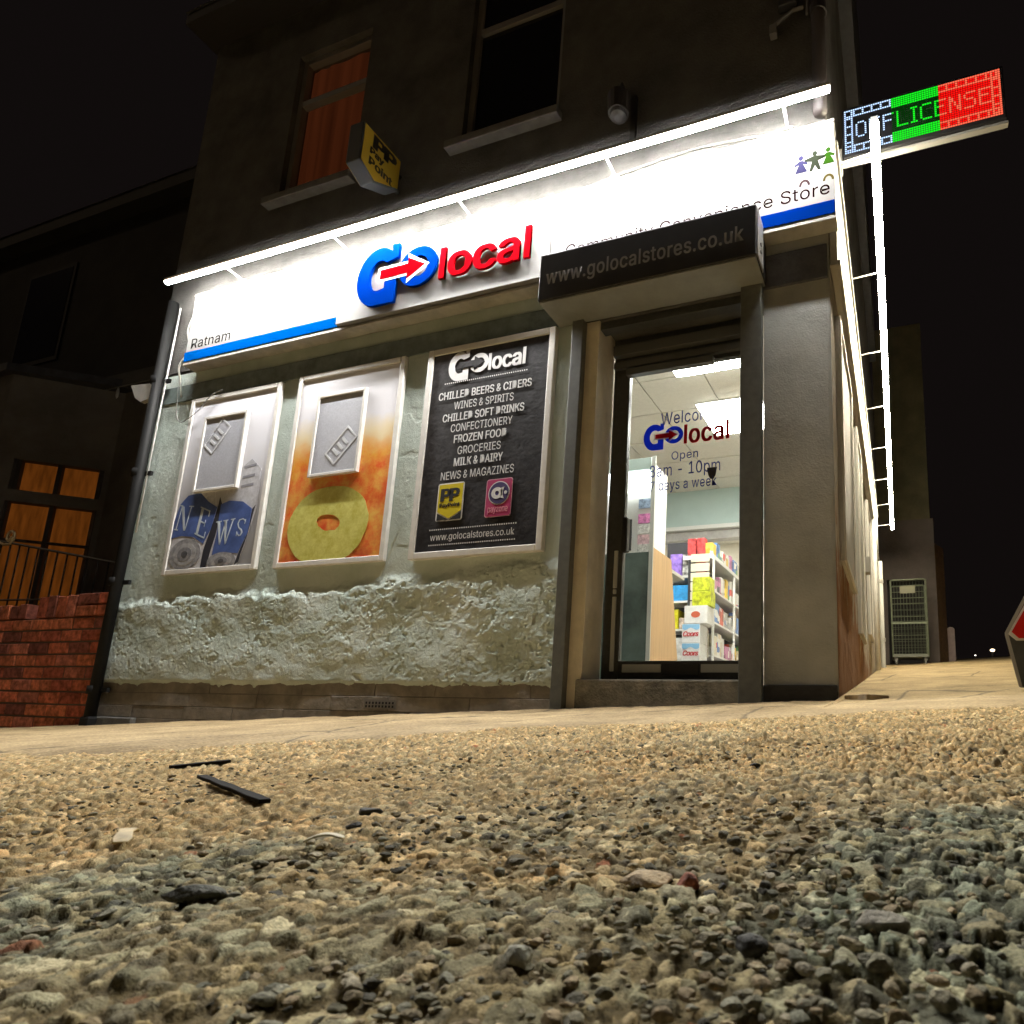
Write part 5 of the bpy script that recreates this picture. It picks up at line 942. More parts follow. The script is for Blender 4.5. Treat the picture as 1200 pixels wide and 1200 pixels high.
for i in range(48):
    a = 2 * math.pi * i / 48; rx = .402; rz = .30 if math.sin(a) > 0 else .34
    w = 1 + R.uniform(-.012, .012)
    oz.append((-3.803 + rx * w * math.copysign(abs(math.cos(a)) ** .92, math.cos(a)), max(1.128, 1.415 + rz * w * math.sin(a))))
hz = [(x * (1 + 0) + R.uniform(-.006, .006), z + R.uniform(-.005, .005)) for x, z in circ(-3.792, 1.422, .122, .064, 26)]
hz = [(-3.792 + (x + 3.792) * math.cos(-.25) - (z - 1.422) * math.sin(-.25), 1.422 + (x + 3.792) * math.sin(-.25) + (z - 1.422) * math.cos(-.25)) for x, z in hz]
flat('fruit_ring', [oz, hz], YP - .001, rm, t, .0015)
leaflet_holder(t, -4.043, -3.545, 1.80, 2.50, -3.74, 2.04, .8)

# price-list style black board
slate = mat('black_board_print', (.030, .029, .032), .35, var=.6, scale=14, bump=.25, bscale=30, detail=7)
t, s = poster('black poster with white lists of groceries and two small payment logos', -2.977, -1.88, 1.071, 2.711, slate, .045, .05)
MW = mat('print_white', (.72, .72, .72), .5)
YB = -.0443
go_logo(-2.775, 2.42, .345, YB, MW, slate, slate, t, .0015)
flat('lettering', fit(text_loops('local', -10), -2.425, -2.122, 2.465, 2.595), YB, MW, t, .0005, .006)
def dots(z, x0, x1, n=40): flat('dotted_rule', [circ(x0 + (x1 - x0) * i / (n - 1), z, .0055, n=8) for i in range(n)], YB, MW, t, .0005)
dots(2.412, -2.80, -2.10)
for body, x0, x1, z, b in (('CHILLED BEERS & CIDERS', -2.845, -2.053, 2.285, .004), ('WINES & SPIRITS', -2.70, -2.193, 2.196, 0), ('CHILLED SOFT DRINKS', -2.79, -2.10, 2.105, .004), ('CONFECTIONERY', -2.71, -2.188, 2.018, 0), ('FROZEN FOOD', -2.672, -2.228, 1.930, .004), ('GROCERIES', -2.632, -2.268, 1.838, 0), ('MILK & DAIRY', -2.653, -2.245, 1.75, .004), ('NEWS & MAGAZINES', -2.757, -2.145, 1.652, 0)):
    flat('lettering', fit(text_loops(body), x0, x1, z - .004, z + .058), YB, MW, t, .0005, b * .4)
dots(1.279, -2.806, -2.096); dots(1.166, -2.802, -2.099)
flat('lettering', fit(text_loops('www.golocalstores.co.uk'), -2.798, -2.103, 1.185, 1.25), YB, MW, t, .0005)
MY = mat('logo_yellow', (.62, .50, .0), .45); MK = mat('logo_black', (.012, .012, .012), .45)
flat('yellow_logo_edge', [rrect(-2.768, -2.542, 1.338, 1.622, .018)], YB, MW, t, .001)
flat('yellow_logo', [[(-2.758, 1.612), (-2.552, 1.612), (-2.552, 1.41), (-2.655, 1.355), (-2.758, 1.41)]], YB - .0015, MY, t, .0015)
flat('yellow_logo_base', [[(-2.758, 1.40), (-2.655, 1.345), (-2.552, 1.40), (-2.552, 1.346), (-2.758, 1.346)]], YB - .0015, MK, t, .0015)
def pp_mark(x, z, w, h, at, m, par, basis=FRONT):
    for dx in (0, .46):
        o = [(dx, 0), (dx, 1), (dx + .36, 1), (dx + .5, .9), (dx + .54, .7), (dx + .5, .45), (dx + .36, .33), (dx + .2, .33), (dx + .2, 0)]
        i = [(dx + .2, .55), (dx + .33, .55), (dx + .36, .68), (dx + .33, .8), (dx + .2, .8)]
        flat('initial', [[(x + a * w, z + b * h) for a, b in o], [(x + a * w, z + b * h) for a, b in i]], at, m, par, .0015, basis=basis)
pp_mark(-2.74, 1.485, .165, .095, YB - .003, MK, t)
flat('lettering', fit(text_loops('PayPoint'), -2.74, -2.57, 1.435, 1.47), YB - .003, MK, t, .0015, .0015)
flat('pink_logo_edge', [rrect(-2.356, -2.143, 1.334, 1.612, .02)], YB, mat('pale_pink', (.6, .35, .42), .45), t, .001)
flat('pink_logo', [rrect(-2.350, -2.149, 1.340, 1.606, .016)], YB - .0015, mat('logo_pink', (.42, .03, .13), .45), t, .0015)
flat('round_mark_edge', [circ(-2.248, 1.505, .086)], YB - .003, MW, t, .0015)
flat('round_mark', [circ(-2.248, 1.505, .079)], YB - .0045, mat('logo_purple', (.045, .03, .12), .45), t, .0015)
flat('round_letter', [circ(-2.262, 1.505, .046, .042), circ(-2.262, 1.505, .016)], YB - .006, MW, t, .0015)
flat('round_letter', [[(-2.232, 1.54), (-2.205, 1.545), (-2.222, 1.505), (-2.205, 1.462), (-2.232, 1.468)]], YB - .006, MW, t, .0015)
flat('round_letter', [circ(-2.193, 1.505, .012)], YB - .006, MW, t, .0015)
flat('lettering', fit(text_loops('payzone'), -2.33, -2.17, 1.355, 1.405), YB - .003, mat('pink_ink', (.72, .25, .35), .5), t, .0015, .001)

# ------------------------------------------------------------------ roller shutter over the door
t = thing('roller_shutter', 'black shutter box with a web address and steel guides over the shop door', 'shutter', (-1.1, -.1, .0))
MB().prism([(-.315, 2.722), (-.315, 3.062), (-.128, 3.062), (-.128, 3.0), (-.003, 3.0), (-.003, 2.722)], -1.872, -.392, 'x').build('shutter_box', mat('shutter_box_black', (.028, .026, .024), .5, var=.2, scale=5), t, bev=.004)
MB().box(-1.868, -.396, -.30, -.02, 2.712, 2.7205).build('box_soffit', mat('soffit_grey', (.24, .245, .225), .5, var=.12, scale=6), t)
MB().box(-.391, -.386, -.30, -.128, 2.73, 3.052).build('end_plate', mat('end_plate_steel', (.42, .41, .38), .4, var=.1, scale=9), t)
flat('lettering', fit(text_loops('www.golocalstores.co.uk', 25), -1.815, -.47, 2.80, 2.935), -.3165, mat('shutter_grey_ink', (.30, .30, .30), .5), t, .002, .002)
MB().box(-1.745, -1.66, -.062, .0, -.05, 2.712).build('guide_rail', M_STEEL, t, bev=.004)
MB().box(-.545, -.412, -.062, .0, .03, 2.712).build('guide_rail', M_STEEL, t, bev=.004)
MB().box(-1.655, -.55, .02, .10, 2.66, 2.715).build('bottom_bar', M_DARK, t)
for z in (2.86, 2.81): MB().tube([(-.386, -.21, z), (-.381, -.21, z)], .012, 10).build('end_bolt', M_BLACK, t)

# ------------------------------------------------------------------ yellow hanging payment sign, wall lamp, cables and brackets on the upper wall
def proj_sign():
    t = thing('projecting_sign', 'yellow box sign with black letters jutting from the dark upper wall', 'sign', (-3.53, 0, 4.1))
    # outline in the (y, z) plane, y measured from the wall outwards
    def shp(k): return [(-.07 - k, 4.24 + k), (-.07 - k, 4.53 - k), (-.47 + k, 4.53 - k), (-.47 + k, 4.185 + k * .4), (-.31, 4.11 + k)]
    MB().prism(shp(0), -3.60, -3.46, 'x').build('sign_case', mat('sign_case', (.045, .05, .055), .5), t, bev=.01)
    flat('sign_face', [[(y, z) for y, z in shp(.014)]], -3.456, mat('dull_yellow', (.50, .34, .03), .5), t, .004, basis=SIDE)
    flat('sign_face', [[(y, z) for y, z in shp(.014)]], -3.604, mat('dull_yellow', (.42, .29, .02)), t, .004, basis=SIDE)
    pp_mark(-.37, 4.38, .25, .12, -3.453, MK, t, SIDE)
    flat('lettering', fit(text_loops('Pay'), -.385, -.25, 4.30, 4.37), -3.453, MK, t, .002, .004, SIDE)
    flat('lettering', fit(text_loops('Point'), -.385, -.15, 4.215, 4.285), -3.453, MK, t, .002, .004, SIDE)
    MB().tube([(-3.53, -.0, 4.46), (-3.53, -.09, 4.46)], .02).tube([(-3.53, -.0, 4.31), (-3.53, -.09, 4.31)], .02).build('bracket', M_BLACK, t)
proj_sign()
t = thing('wall_lamp', 'small unlit dark lantern on the upper wall above the door', 'lamp', (-1.43, -.1, 4.2))
MB().tube([(-1.43, -.0, 4.50), (-1.43, -.11, 4.53), (-1.43, -.14, 4.44)], .014).build('bracket', M_BLACK, t)
MB().tube([(-1.43, -.14, 4.46), (-1.43, -.14, 4.40), (-1.43, -.14, 4.385), (-1.43, -.14, 4.24)], [.02, .05, .085, .075], 16).build('lamp_body', mat('lantern_black', (.03, .025, .022), .5), t)
MB().tube([(-1.43, -.14, 4.239), (-1.43, -.14, 4.215), (-1.43, -.14, 4.20)], [.062, .058, .03], 16).build('lens', mat('lamp_lens', (.10, .10, .11), .25), t)
MB().box(-1.385, -1.345, -.03, .0, 4.10, 4.50).build('back_plate', mat('lantern_black', (.03, .025, .022)), t)
def cable(name, label, pts, r, m):
    P = [Vector(p) for p in pts]; out = []
    for i in range(len(P) - 1):
        p0, p1, p2, p3 = P[max(i - 1, 0)], P[i], P[i + 1], P[min(i + 2, len(P) - 1)]
        for k in range(6):
            u = k / 6; out.append(.5 * ((2 * p1) + (p2 - p0) * u + (2 * p0 - 5 * p1 + 4 * p2 - p3) * u * u + (3 * p1 - p0 - 3 * p2 + p3) * u ** 3))
    out.append(P[-1])
    o = MB().tube(out, r, 8).build(name, m, None, True); tag(o, label, 'cable'); return o
M_CABLE = mat('grey_cable', (.16, .155, .14), .6)
cable('cable', 'slack grey cable drooping along the wall between tube light and sign', [(-5.5, -.012, 3.80), (-4.9, -.012, 3.76), (-4.2, -.012, 3.80), (-3.4, -.012, 3.77), (-2.6, -.012, 3.83), (-2.0, -.012, 3.79), (-1.5, -.012, 3.86), (-.9, -.012, 3.90), (-.3, -.012, 3.84), (-.06, -.012, 3.80)], .008, M_CABLE)
cable('cable', 'thin loose wire looping across the newspaper poster corner', [(-5.86, -.012, 2.90), (-5.80, -.02, 2.62), (-5.72, -.03, 2.52), (-5.60, -.05, 2.515), (-5.46, -.055, 2.58), (-5.33, -.055, 2.70), (-5.2, -.05, 2.74)], .004, mat('thin_wire', (.22, .22, .21), .5))
cable('cable', 'bundle of pale wires at the left end of the sign', [(-5.73, -.03, 3.70), (-5.80, -.05, 3.45), (-5.77, -.03, 3.25), (-5.84, -.045, 3.08), (-5.83, -.02, 2.94), (-5.79, -.012, 2.78)], .009, mat('pale_wire', (.42, .42, .38), .5))
cable('cable', 'pale cable hanging down the upper corner of the shop', [(-.10, -.02, 5.9), (-.11, -.02, 5.4), (-.105, -.02, 4.9), (-.11, -.02, 4.72)], .008, mat('corner_wire', (.26, .25, .24), .5))
t = thing('cable_bracket', 'small pale insulator bracket high on the shop corner', 'bracket', (-.3, -.02, 4.7))
MB().box(-.36, -.31, -.05, 0, 4.62, 4.70).tube([(-.335, -.03, 4.70), (-.20, -.03, 4.78), (-.13, -.02, 4.79)], .013).build('arm', mat('bracket_pale', (.22, .21, .20), .6), t, bev=.004)
MB().box(-.30, -.17, -.06, 0, 4.82, 5.05).build('junction_box', mat('junction_black', (.03, .028, .028), .6), t, bev=.008)
t = thing('soil_pipe', 'dark pipe running down the upper right corner', 'pipe', (-.03, -.06, 3.9))
MB().tube([(-.03, -.06, 6.8), (-.03, -.06, 3.86)], .045, 14).build('pipe', mat('pipe_dark', (.035, .028, .027), .5), t, True)
MB().tube([(-.03, -.06, 4.70), (-.03, -.06, 4.64)], .056, 14).build('collar', mat('pipe_dark', (.035, .028, .027)), t)

# ------------------------------------------------------------------ black downpipe at the left end of the front
t = thing('downpipe', 'black drainpipe leaning at the left end of the shopfront', 'drainpipe', (-6.08, -.07, -.18))
MB().tube([(-6.03, -.075, 3.75), (-6.10, -.075, -.19)], .042, 16).build('pipe', mat('pipe_black', (.010, .010, .010), .6, spec=.2), t, True)
for z in (2.95, 2.05, 1.05, .12):
    x = -6.045 - (3.75 - z) * .0178
    MB().tube([(x, -.075, z + .035), (x, -.075, z - .035)], .052, 16).build('collar', mat('pipe_black', (.018, .018, .018)), t, True)
    MB().box(x + .03, x + .13, -.055, -.035, z - .018, z + .018).build('clip', mat('pipe_black', (.018, .018, .018)), t)
MB().tube([(-5.972, -.045, 3.70), (-5.985, -.05, 2.6), (-6.0, -.05, 1.5)], .007, 8).build('white_cable', mat('white_cable', (.6, .6, .57), .5), t, True)
MB().box(-6.16, -6.04, -.12, -.02, -.20, -.10).build('shoe', mat('pipe_black', (.018, .018, .018)), t, bev=.02)

# ------------------------------------------------------------------ brick garden wall on the left
def bricks():
    V = []; F = []; C = []; R = np.random.RandomState(12)
    def brick(x0, x1, y0, y1, z0, z1):
        j = lambda s: (R.rand() - .5) * s
        c = np.array([(.54, .15, .075), (.44, .115, .065), (.62, .19, .09), (.26, .085, .06), (.48, .16, .10), (.36, .10, .065)][R.randint(5)]) * (.8 + .4 * R.rand())
        b = .008; yy = y0 + j(.004)
        k = len(V)
        co = [(x0, yy + b, z0), (x1, yy + b, z0), (x1, yy + b, z1), (x0, yy + b, z1), (x0 + b, yy, z0 + b), (x1 - b, yy, z0 + b), (x1 - b, yy, z1 - b), (x0 + b, yy, z1 - b), (x0, y1, z0), (x1, y1, z0), (x1, y1, z1), (x0, y1, z1)]
        V.extend(co); C.extend([c] * 12)
        for f in ((4, 5, 6, 7), (0, 1, 5, 4), (1, 2, 6, 5), (2, 3, 7, 6), (3, 0, 4, 7), (0, 8, 9, 1), (1, 9, 10, 2), (2, 10, 11, 3), (3, 11, 8, 0)): F.append([i + k for i in f])
    xr = -6.17
    z = -.45; row = 0; H = .098; L = .285; g = .014
    while z < .72:
        x = xr; first = True
        while x > -11:
            w = (L * .5 if (row % 2 and first) else L) + (R.rand() - .5) * .01
            brick(x - w, x, .02, .23, z, z + H); x -= w + g; first = False
        z += H + g; row += 1
    ztop = z
    x = xr
    while x > xr - .46:                                         # short pier at the shop end
        for q in range(2): brick(x - L, x, .015, .235, ztop + q * (H + g), ztop + q * (H + g) + H)
        x -= L + g
    x = xr - .47
    k = 0
    while x > -11:                                              # bricks on end, uneven, one missing
        h = .20 + (R.rand() - .5) * .02 - (.07 if k > 5 else 0)
        if k != 5: brick(x - .128, x, .02, .23, ztop, ztop + h)
        x -= .128 + g; k += 1
    o = raw_mesh('brick_wall', np.array(V), np.array(F), attr_mat('red_brick', .9, .7, 70, .5, 22, .2), np.array(C), False)
    o['label'] = 'low red brick garden wall with a course of bricks on end beside the drainpipe'; o['category'] = 'wall'
    m = MB().box(-11, xr - .008, .0285, .225, -.45, ztop - .01).build('mortar', mat('dark_mortar', (.13, .095, .075), .95), None); 
    m.parent = o; WORLD[m.name] = Vector((0, 0, 0))
bricks()

# ------------------------------------------------------------------ dark terraced house set back on the left
h = thing('terraced_house', 'dark terraced house set back behind the brick garden wall', 'house', (-10, 1, -.2))
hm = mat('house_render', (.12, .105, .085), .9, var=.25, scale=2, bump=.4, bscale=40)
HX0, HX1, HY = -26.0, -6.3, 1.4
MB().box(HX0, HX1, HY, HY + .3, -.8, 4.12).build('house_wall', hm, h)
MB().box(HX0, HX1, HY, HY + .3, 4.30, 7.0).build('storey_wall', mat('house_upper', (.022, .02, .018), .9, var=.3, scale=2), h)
MB().box(HX0, HX1, HY - .14, HY + .3, 4.12, 4.30).build('storey_fascia', mat('house_fascia', (.05, .047, .042), .8, var=.2, scale=3), h)
MB().box(HX0, HX1, HY - .2, HY + .3, 7.0, 7.18).build('eaves', mat('eaves_grey', (.03, .029, .027), .8), h)
MB().prism([(HY - .22, 7.18), (5.4, 9.4), (9.4, 7.18)], HX0, HX1, 'x').build('roof', mat('slate', (.04, .04, .045)), h)
MB().box(HX0, HX1, HY + .31, 9.0, -.8, 7.15).build('house_body', mat('house_upper', (.045, .04, .036)), h)
for x0 in (-12.2, -16.5):
    f = MB().box(x0, x0 + 1.15, HY - .02, HY + .06, 4.9, 6.5).build('window', mat('upper_sash', (.012, .011, .01), .8), h); MB().box(x0 + .06, x0 + 1.09, HY - .026, HY - .021, 4.97, 6.43).build('pane', mat('night_glass', (.01, .01, .01)), f)
lm = emit('orange_blind', (.62, .17, .022), .30)
nt = lm.node_tree; n, l = nt.nodes, nt.links
tc = n.new('ShaderNodeTexCoord'); mp = n.new('ShaderNodeMapping'); mp.inputs['Scale'].default_value = (1, 1, .15); nz = n.new('ShaderNodeTexNoise'); nz.inputs['Scale'].default_value = 22; nz.inputs['Detail'].default_value = 3
l.new(tc.outputs['Object'], mp.inputs[0]); l.new(mp.outputs[0], nz.inputs['Vector'])
mr = n.new('ShaderNodeMapRange'); mr.inputs[1].default_value = .3; mr.inputs[2].default_value = .7; mr.inputs[3].default_value = .085; mr.inputs[4].default_value = .165
l.new(nz.outputs['Fac'], mr.inputs[0]); l.new(mr.outputs[0], [q for q in n if q.type == 'EMISSION'][0].inputs[1])
# canted bay: its right-hand face runs forward and to the left from the house wall
BAY = Matrix(((-.743, .669, 0, -9.317), (-.669, -.743, 0, 1.4), (0, 0, 1, 0), (0, 0, 0, 1)))     # local x along the face, y outwards
def bay(mb, name, m, par, bev=0.0):
    mb.v = [tuple(BAY @ Vector(v)) for v in mb.v]; return mb.build(name, m, par, bev=bev)
TR = (.10, .915, 2.60, 3.00); LR = (.06, .96, 1.05, 2.45)
mb = MB().box(-.25, TR[0] - .04, -.2, 0, -.8, 4.1).box(TR[1] + .045, 1.15, -.2, 0, -.8, 4.1).box(TR[0] - .04, TR[1] + .045, -.2, 0, TR[3], 4.1).box(TR[0] - .04, TR[1] + .045, -.2, 0, LR[3], TR[2]).box(TR[0] - .04, TR[1] + .045, -.2, 0, -.8, LR[2])
bay(mb, 'bay_wall', hm, h)
P1 = BAY @ Vector((1.15, 0, 0))
MB().box(P1.x - 2.2, P1.x, P1.y, HY, -.8, 4.1).build('bay_front', hm, h)
MB().prism([(-9.0, HY - .01), (P1.x + .05, P1.y - .1), (P1.x - 2.3, P1.y - .1), (P1.x - 2.3, HY - .01)], 4.10, 4.2, 'z').build('bay_roof', mat('slate', (.04, .04, .045)), h)
ds = mat('dark_sash', (.035, .028, .022), .6)
for i, (x0, x1, z0, z1) in enumerate((TR, LR)):
    f = MB(); t_ = .022; xm = .52
    f.box(x0 - .04, x1 + .045, -.10, -.03, z0 - .03, z0 + .004).box(x0 - .04, x1 + .045, -.10, -.03, z1 - .004, z1 + .02)
    for x in (x0, xm, x1): f.box(x - t_, x + t_, -.10, -.03, z0 + .004, z1 - .004)
    if i: f.box(x0 + t_, xm - t_, -.09, -.04, 1.955, 1.985); f.box(xm + t_, x1 - t_, -.09, -.04, 1.955, 1.985)
    fo = bay(f, 'window', ds, h); fo['label'] = ['two small orange-lit panes above the larger window', 'large orange-lit window behind the railing'][i]
    bay(MB().box(x0, x1, -.15, -.14, z0, z1), 'blind', lm, fo)
t = thing('string_lights', 'unlit string of pale drop lights hanging under the house fascia', 'string lights', (-10, 1.3, 4.0))
MB().tube([(-20, 1.25, 4.11), (-15, 1.25, 4.09), (-12, 1.25, 4.085), (-8, 1.25, 4.10)], .007, 6).build('wire', M_CABLE, t)
for x in (-13.4, -11.55, -10.35, -9.2, -8.2):
    MB().tube([(x, 1.245, 4.08), (x, 1.245, 4.03), (x, 1.245, 3.96), (x, 1.245, 3.93)], [.008, .018, .016, .004], 8).build('bulb', mat('pale_bulb', (.7, .7, .66), .3), t, True)
t = thing('gutter_end', 'broken white gutter end jutting from beside the shop corner', 'gutter', (-6.4, .1, 3.0))
MB().prism([(-6.62, 3.05), (-6.30, 3.02), (-6.30, 2.86), (-6.42, 2.84), (-6.52, 2.90)], .02, .06, 'y').build('gutter_piece', mat('gutter_white', (.66, .65, .62), .5, var=.1, scale=10), t, bev=.006)

# iron railing behind the brick wall
t = thing('iron_railing', 'thin black iron railing with a curled end standing behind the brick wall', 'railing', (-8, .3, .9))
mi = mat('black_iron', (.02, .018, .016), .5)
MB().tube([(-6.35, .3, 1.27), (-9.6, .3, 1.85)], .012, 8).build('top_rail', mi, t)
MB().tube([(-6.35, .3, .99), (-9.6, .3, 1.08)], .010, 8).build('bottom_rail', mi, t)
for i in range(18):
    x = -6.6 - i * .17; zt = 1.27 + (-6.35 - x) * .178
    MB().tube([(x, .3, .8), (x, .3, zt)], .008, 6).build('bar', mi, t)
sp = []
for i in range(46):
    a = .2 + i * .25; r = .075 - i * .0013; sp.append((-8.60 + r * math.cos(a), .29, 1.735 + r * math.sin(a)))
sp = [(-9.6, .29, 1.95), (-9.2, .29, 1.84), (-8.9, .29, 1.70), (-8.7, .29, 1.655)] + sp[::1][18:]
sp = [(-9.6, .29, 1.95), (-9.2, .29, 1.85), (-8.95, .29, 1.74), (-8.75, .29, 1.665)] + [(-8.66 + (.085 - i * .0017) * math.cos(-1.9 + i * .25), .29, 1.745 + (.085 - i * .0017) * math.sin(-1.9 + i * .25)) for i in range(34)]
MB().tube(sp, .014, 8).build('scroll', mat('brass_scroll', (.55, .42, .22), .4, .4), t, True)

# ------------------------------------------------------------------ rear yard: outbuilding, cage trolley, post
ZY = 1.16
ob = thing('outbuilding', 'tall plain rear wing at the end of the lane wall with a dark doorway', 'building', (.7, 10.5, 1.1))
om = mat('rear_render_glow', (.09, .08, .045), .9, var=.3, scale=2, bump=.5, bscale=30)  # olive colour takes in the glow around the lane tube
om2 = mat('rear_render_low', (.085, .07, .065), .9, var=.25, scale=2, bump=.5, bscale=30)
MB().box(.0, 1.06, 10.55, 14, 4.35, 9.0).build('upper_wall', om, ob)
MB().box(.0, .14, 10.5, 14, .8, 4.35).box(.90, 1.12, 10.5, 14, .8, 4.35).box(.14, .90, 10.5, 14, 3.05, 4.35).build('wing_wall', om2, ob)
MB().box(.14, .90, 10.75, 10.8, .8, 3.05).build('doorway', mat('doorway_black', (.012, .010, .010), .8), ob)
MB().prism([(1.12, 10.5), (1.12, 10.9), (1.32, 11.4), (1.32, 11.0)], .8, 3.8, 'z').build('buttress', mat('brown_brick', (.13, .075, .035), .9, var=.3, scale=14), ob)
c = thing('roll_cage', 'tall wire roll cage trolley parked at the end of the lane', 'trolley', (.53, 9.9, ZY))
gm = mat('zinc_wire', (.14, .16, .11), .5, .3, var=.2, scale=20)
x0, x1, y0, y1, zb, zt = .22, .88, 9.78, 10.4, ZY + .22, ZY + 1.72
for x in (x0, x1):
    MB().tube([(x, y0, zb - .05), (x, y0, zt)], .017, 8).build('upright', gm, c); MB().tube([(x, y1, zb - .05), (x, y1, zt)], .017, 8).build('upright', gm, c)
for y in (y0, y1): MB().tube([(x0, y, zt - .03), (x0 + .03, y, zt), (x1 - .03, y, zt), (x1, y, zt - .03)], .017, 8).build('top_hoop', gm, c)
for i, (xa, xb, ya, yb) in enumerate(((x0, x1, y0, y0), (x0, x0, y0, y1), (x1, x1, y0, y1), (x0, x1, y1, y1))):
    w = MB()
    for k in range(1, 11):
        f = k / 11; w.tube([(xa + (xb - xa) * f, ya + (yb - ya) * f, zb), (xa + (xb - xa) * f, ya + (yb - ya) * f, zt - .02)], .0024, 4)
    for k in range(12):
        z = zb + (zt - zb) * k / 12; w.tube([(xa, ya, z), (xb, yb, z)], .003 if k % 3 else .008, 4)
    w.build('wire_side', gm, c)
MB().box(x0, x1, y0 - .02, y0 - .008, zb + .60, zb + .64).build('retaining_bar', gm, c)
MB().box(x0 + .17, x1 - .2, y0 - .014, y0 - .006, zt - .28, zt - .13).build('label_plate', mat('plate_yellow', (.13, .125, .07), .5), c)
MB().box(x0 - .01, x1 + .01, y0 - .01, y1, zb - .06, zb).build('base_deck', mat('deck_grey', (.14, .15, .13), .6), c, bev=.006)
for x in (x0 + .06, x1 - .06):
    for y in (y0 + .06, y1 - .06):
        MB().tube([(x - .015, y, ZY + .055), (x + .015, y, ZY + .055)], .055, 14).box(x - .03, x + .03, y - .03, y + .03, ZY + .10, zb - .05).build('caster', mat('caster_grey', (.18, .18, .17), .6), c)
o = MB().prism(circ(1.385, 1.235 + .78, .075, .06, 20, 0, 180) + [(1.31, 1.1), (1.46, 1.1)], 11.0, 11.14, 'y').build('stone_post', mat('post_stone', (.22, .17, .17), .85, var=.15, scale=9), None, bev=.008)
tag(o, 'short round-topped stone post beyond the cage trolley', 'post')
# white plastic pipe and pale door edge at the far end of the lane wall
t = thing('downpipe', 'white plastic drainpipe at the far end of the lane wall', 'drainpipe', (.07, 7.6, .9))
MB().tube([(.075, 7.6, 2.75), (.075, 7.6, .95), (.12, 7.6, .88)], .04, 12).build('pipe', mat('dull_white_pipe', (.42, .41, .38), .5), t, True)
for z in (2.4, 1.4): MB().tube([(.075, 7.6, z + .03), (.075, 7.6, z - .03)], .05, 12).build('collar', mat('dull_white_pipe', (.42, .41, .38)), t)
t = thing('downpipe', 'grey plastic drainpipe halfway along the lane wall', 'drainpipe', (.06, 5.2, .66))
MB().tube([(.06, 5.2, 2.75), (.06, 5.2, .70)], .035, 12).build('pipe', M_FRAME, t, True)
o = MB().box(.012, .07, 3.15, 3.28, 1.55, 1.72).build('meter_box', mat('meter_grey', (.28, .27, .25), .6), None, bev=.006); tag(o, 'small grey electrical box on the lane wall', 'electrical box')
# slab lying in the lane by the corner
o = MB().prism([(.02, .10), (.12, .20), (.26, .02), (.15, -.10)], hgt(.15, .1) - .03, hgt(.15, .1) + .022, 'z').build('concrete_slab', mat('slab_concrete', (.42, .34, .23), .85, var=.3, scale=9, bump=.5, bscale=60), None, bev=.006); tag(o, 'flat broken concrete slab lying against the shop corner', 'slab')

# ------------------------------------------------------------------ moving-message display on the corner
dsp = thing('message_display', 'lit message board in white, green and red sticking out from the shop corner', 'display', (.1, .32, 3.8))
X0, W, Z0, Hh = .095, .985, 3.868, .355
YD = .32
def dpt(u, v): return (X0 + u * W, Z0 + v * Hh)
MB().box(X0 - .015, X0 + W + .02, YD, YD + .09, Z0 - .03, Z0 + Hh + .02).build('display_case', mat('display_case', (.012, .012, .014), .5), dsp, bev=.008)
MB().box(.03, X0 + W + .03, YD + .02, YD + .06, Z0 - .05, Z0 - .032).build('support_rail', mat('rail_alu', (.4, .4, .38), .4, .4), dsp)
MB().box(.002, .075, YD, YD + .07, Z0 - .1, Z0 + .06).build('support_bracket', mat('rail_alu', (.4, .4, .38)), dsp, bev=.003)
NX, NY = 66, 22
FT = {'O': ['01110', '10001', '10001', '10001', '10001', '10001', '10001', '01110'], 'F': ['11111', '10000', '10000', '11110', '10000', '10000', '10000', '10000'], 'L': ['10000'] * 7 + ['11111'], 'I': ['111', '010', '010', '010', '010', '010', '010', '111'], 'C': ['01111', '10000', '10000', '10000', '10000', '10000', '10000', '01111'], 'E': ['11111', '10000', '10000', '11110', '10000', '10000', '10000', '11111'], 'N': ['10001', '11001', '11001', '10101', '10101', '10011', '10011', '10001'], 'S': ['01111', '10000', '10000', '01110', '00001', '00001', '00001', '11110']}
on = np.zeros((NY, NX), int)
x = 5
for chs, gap in (('OFF', 1), ('LICENSE', 1)):
    for ch in chs:
        if ch == 'L': x = 23
        pat = FT[ch]
        for r, row in enumerate(pat):
            for c_, q in enumerate(row):
                if q == '1': on[7 + r, x + c_] = 1
        x += len(pat[0]) + gap
bd = np.zeros((NY, NX), int)
for i in range(NX):
    for j in range(NY):
        if (j < 4 or j >= NY - 4 or i < 4 or i >= NX - 4):
            bd[j, i] = 1 if (j in (0, 3, NY - 1, NY - 4) or i in (0, 3, NX - 1, NX - 4) or (i % 4 == 0 and (j < 4 or j >= NY - 4)) or (j % 4 == 0 and (i < 4 or i >= NX - 4))) else 0
sets = {'white': [], 'green': [], 'dim_green': [], 'red': [], 'pink': []}
for j in range(NY):
    for i in range(NX):
        z = Z0 + Hh * (1 - (j + .5) / NY); xx = X0 + W * (i + .5) / NX
        if i < 21:
            if on[j, i] or bd[j, i]: sets['white'].append((xx, z))
        elif i < 41:
            if on[j, i] or j < 5 or j >= NY - 5: sets['green'].append((xx, z))
            else: sets['dim_green'].append((xx, z))
        else: sets['pink' if (on[j, i] or bd[j, i]) else 'red'].append((xx, z))
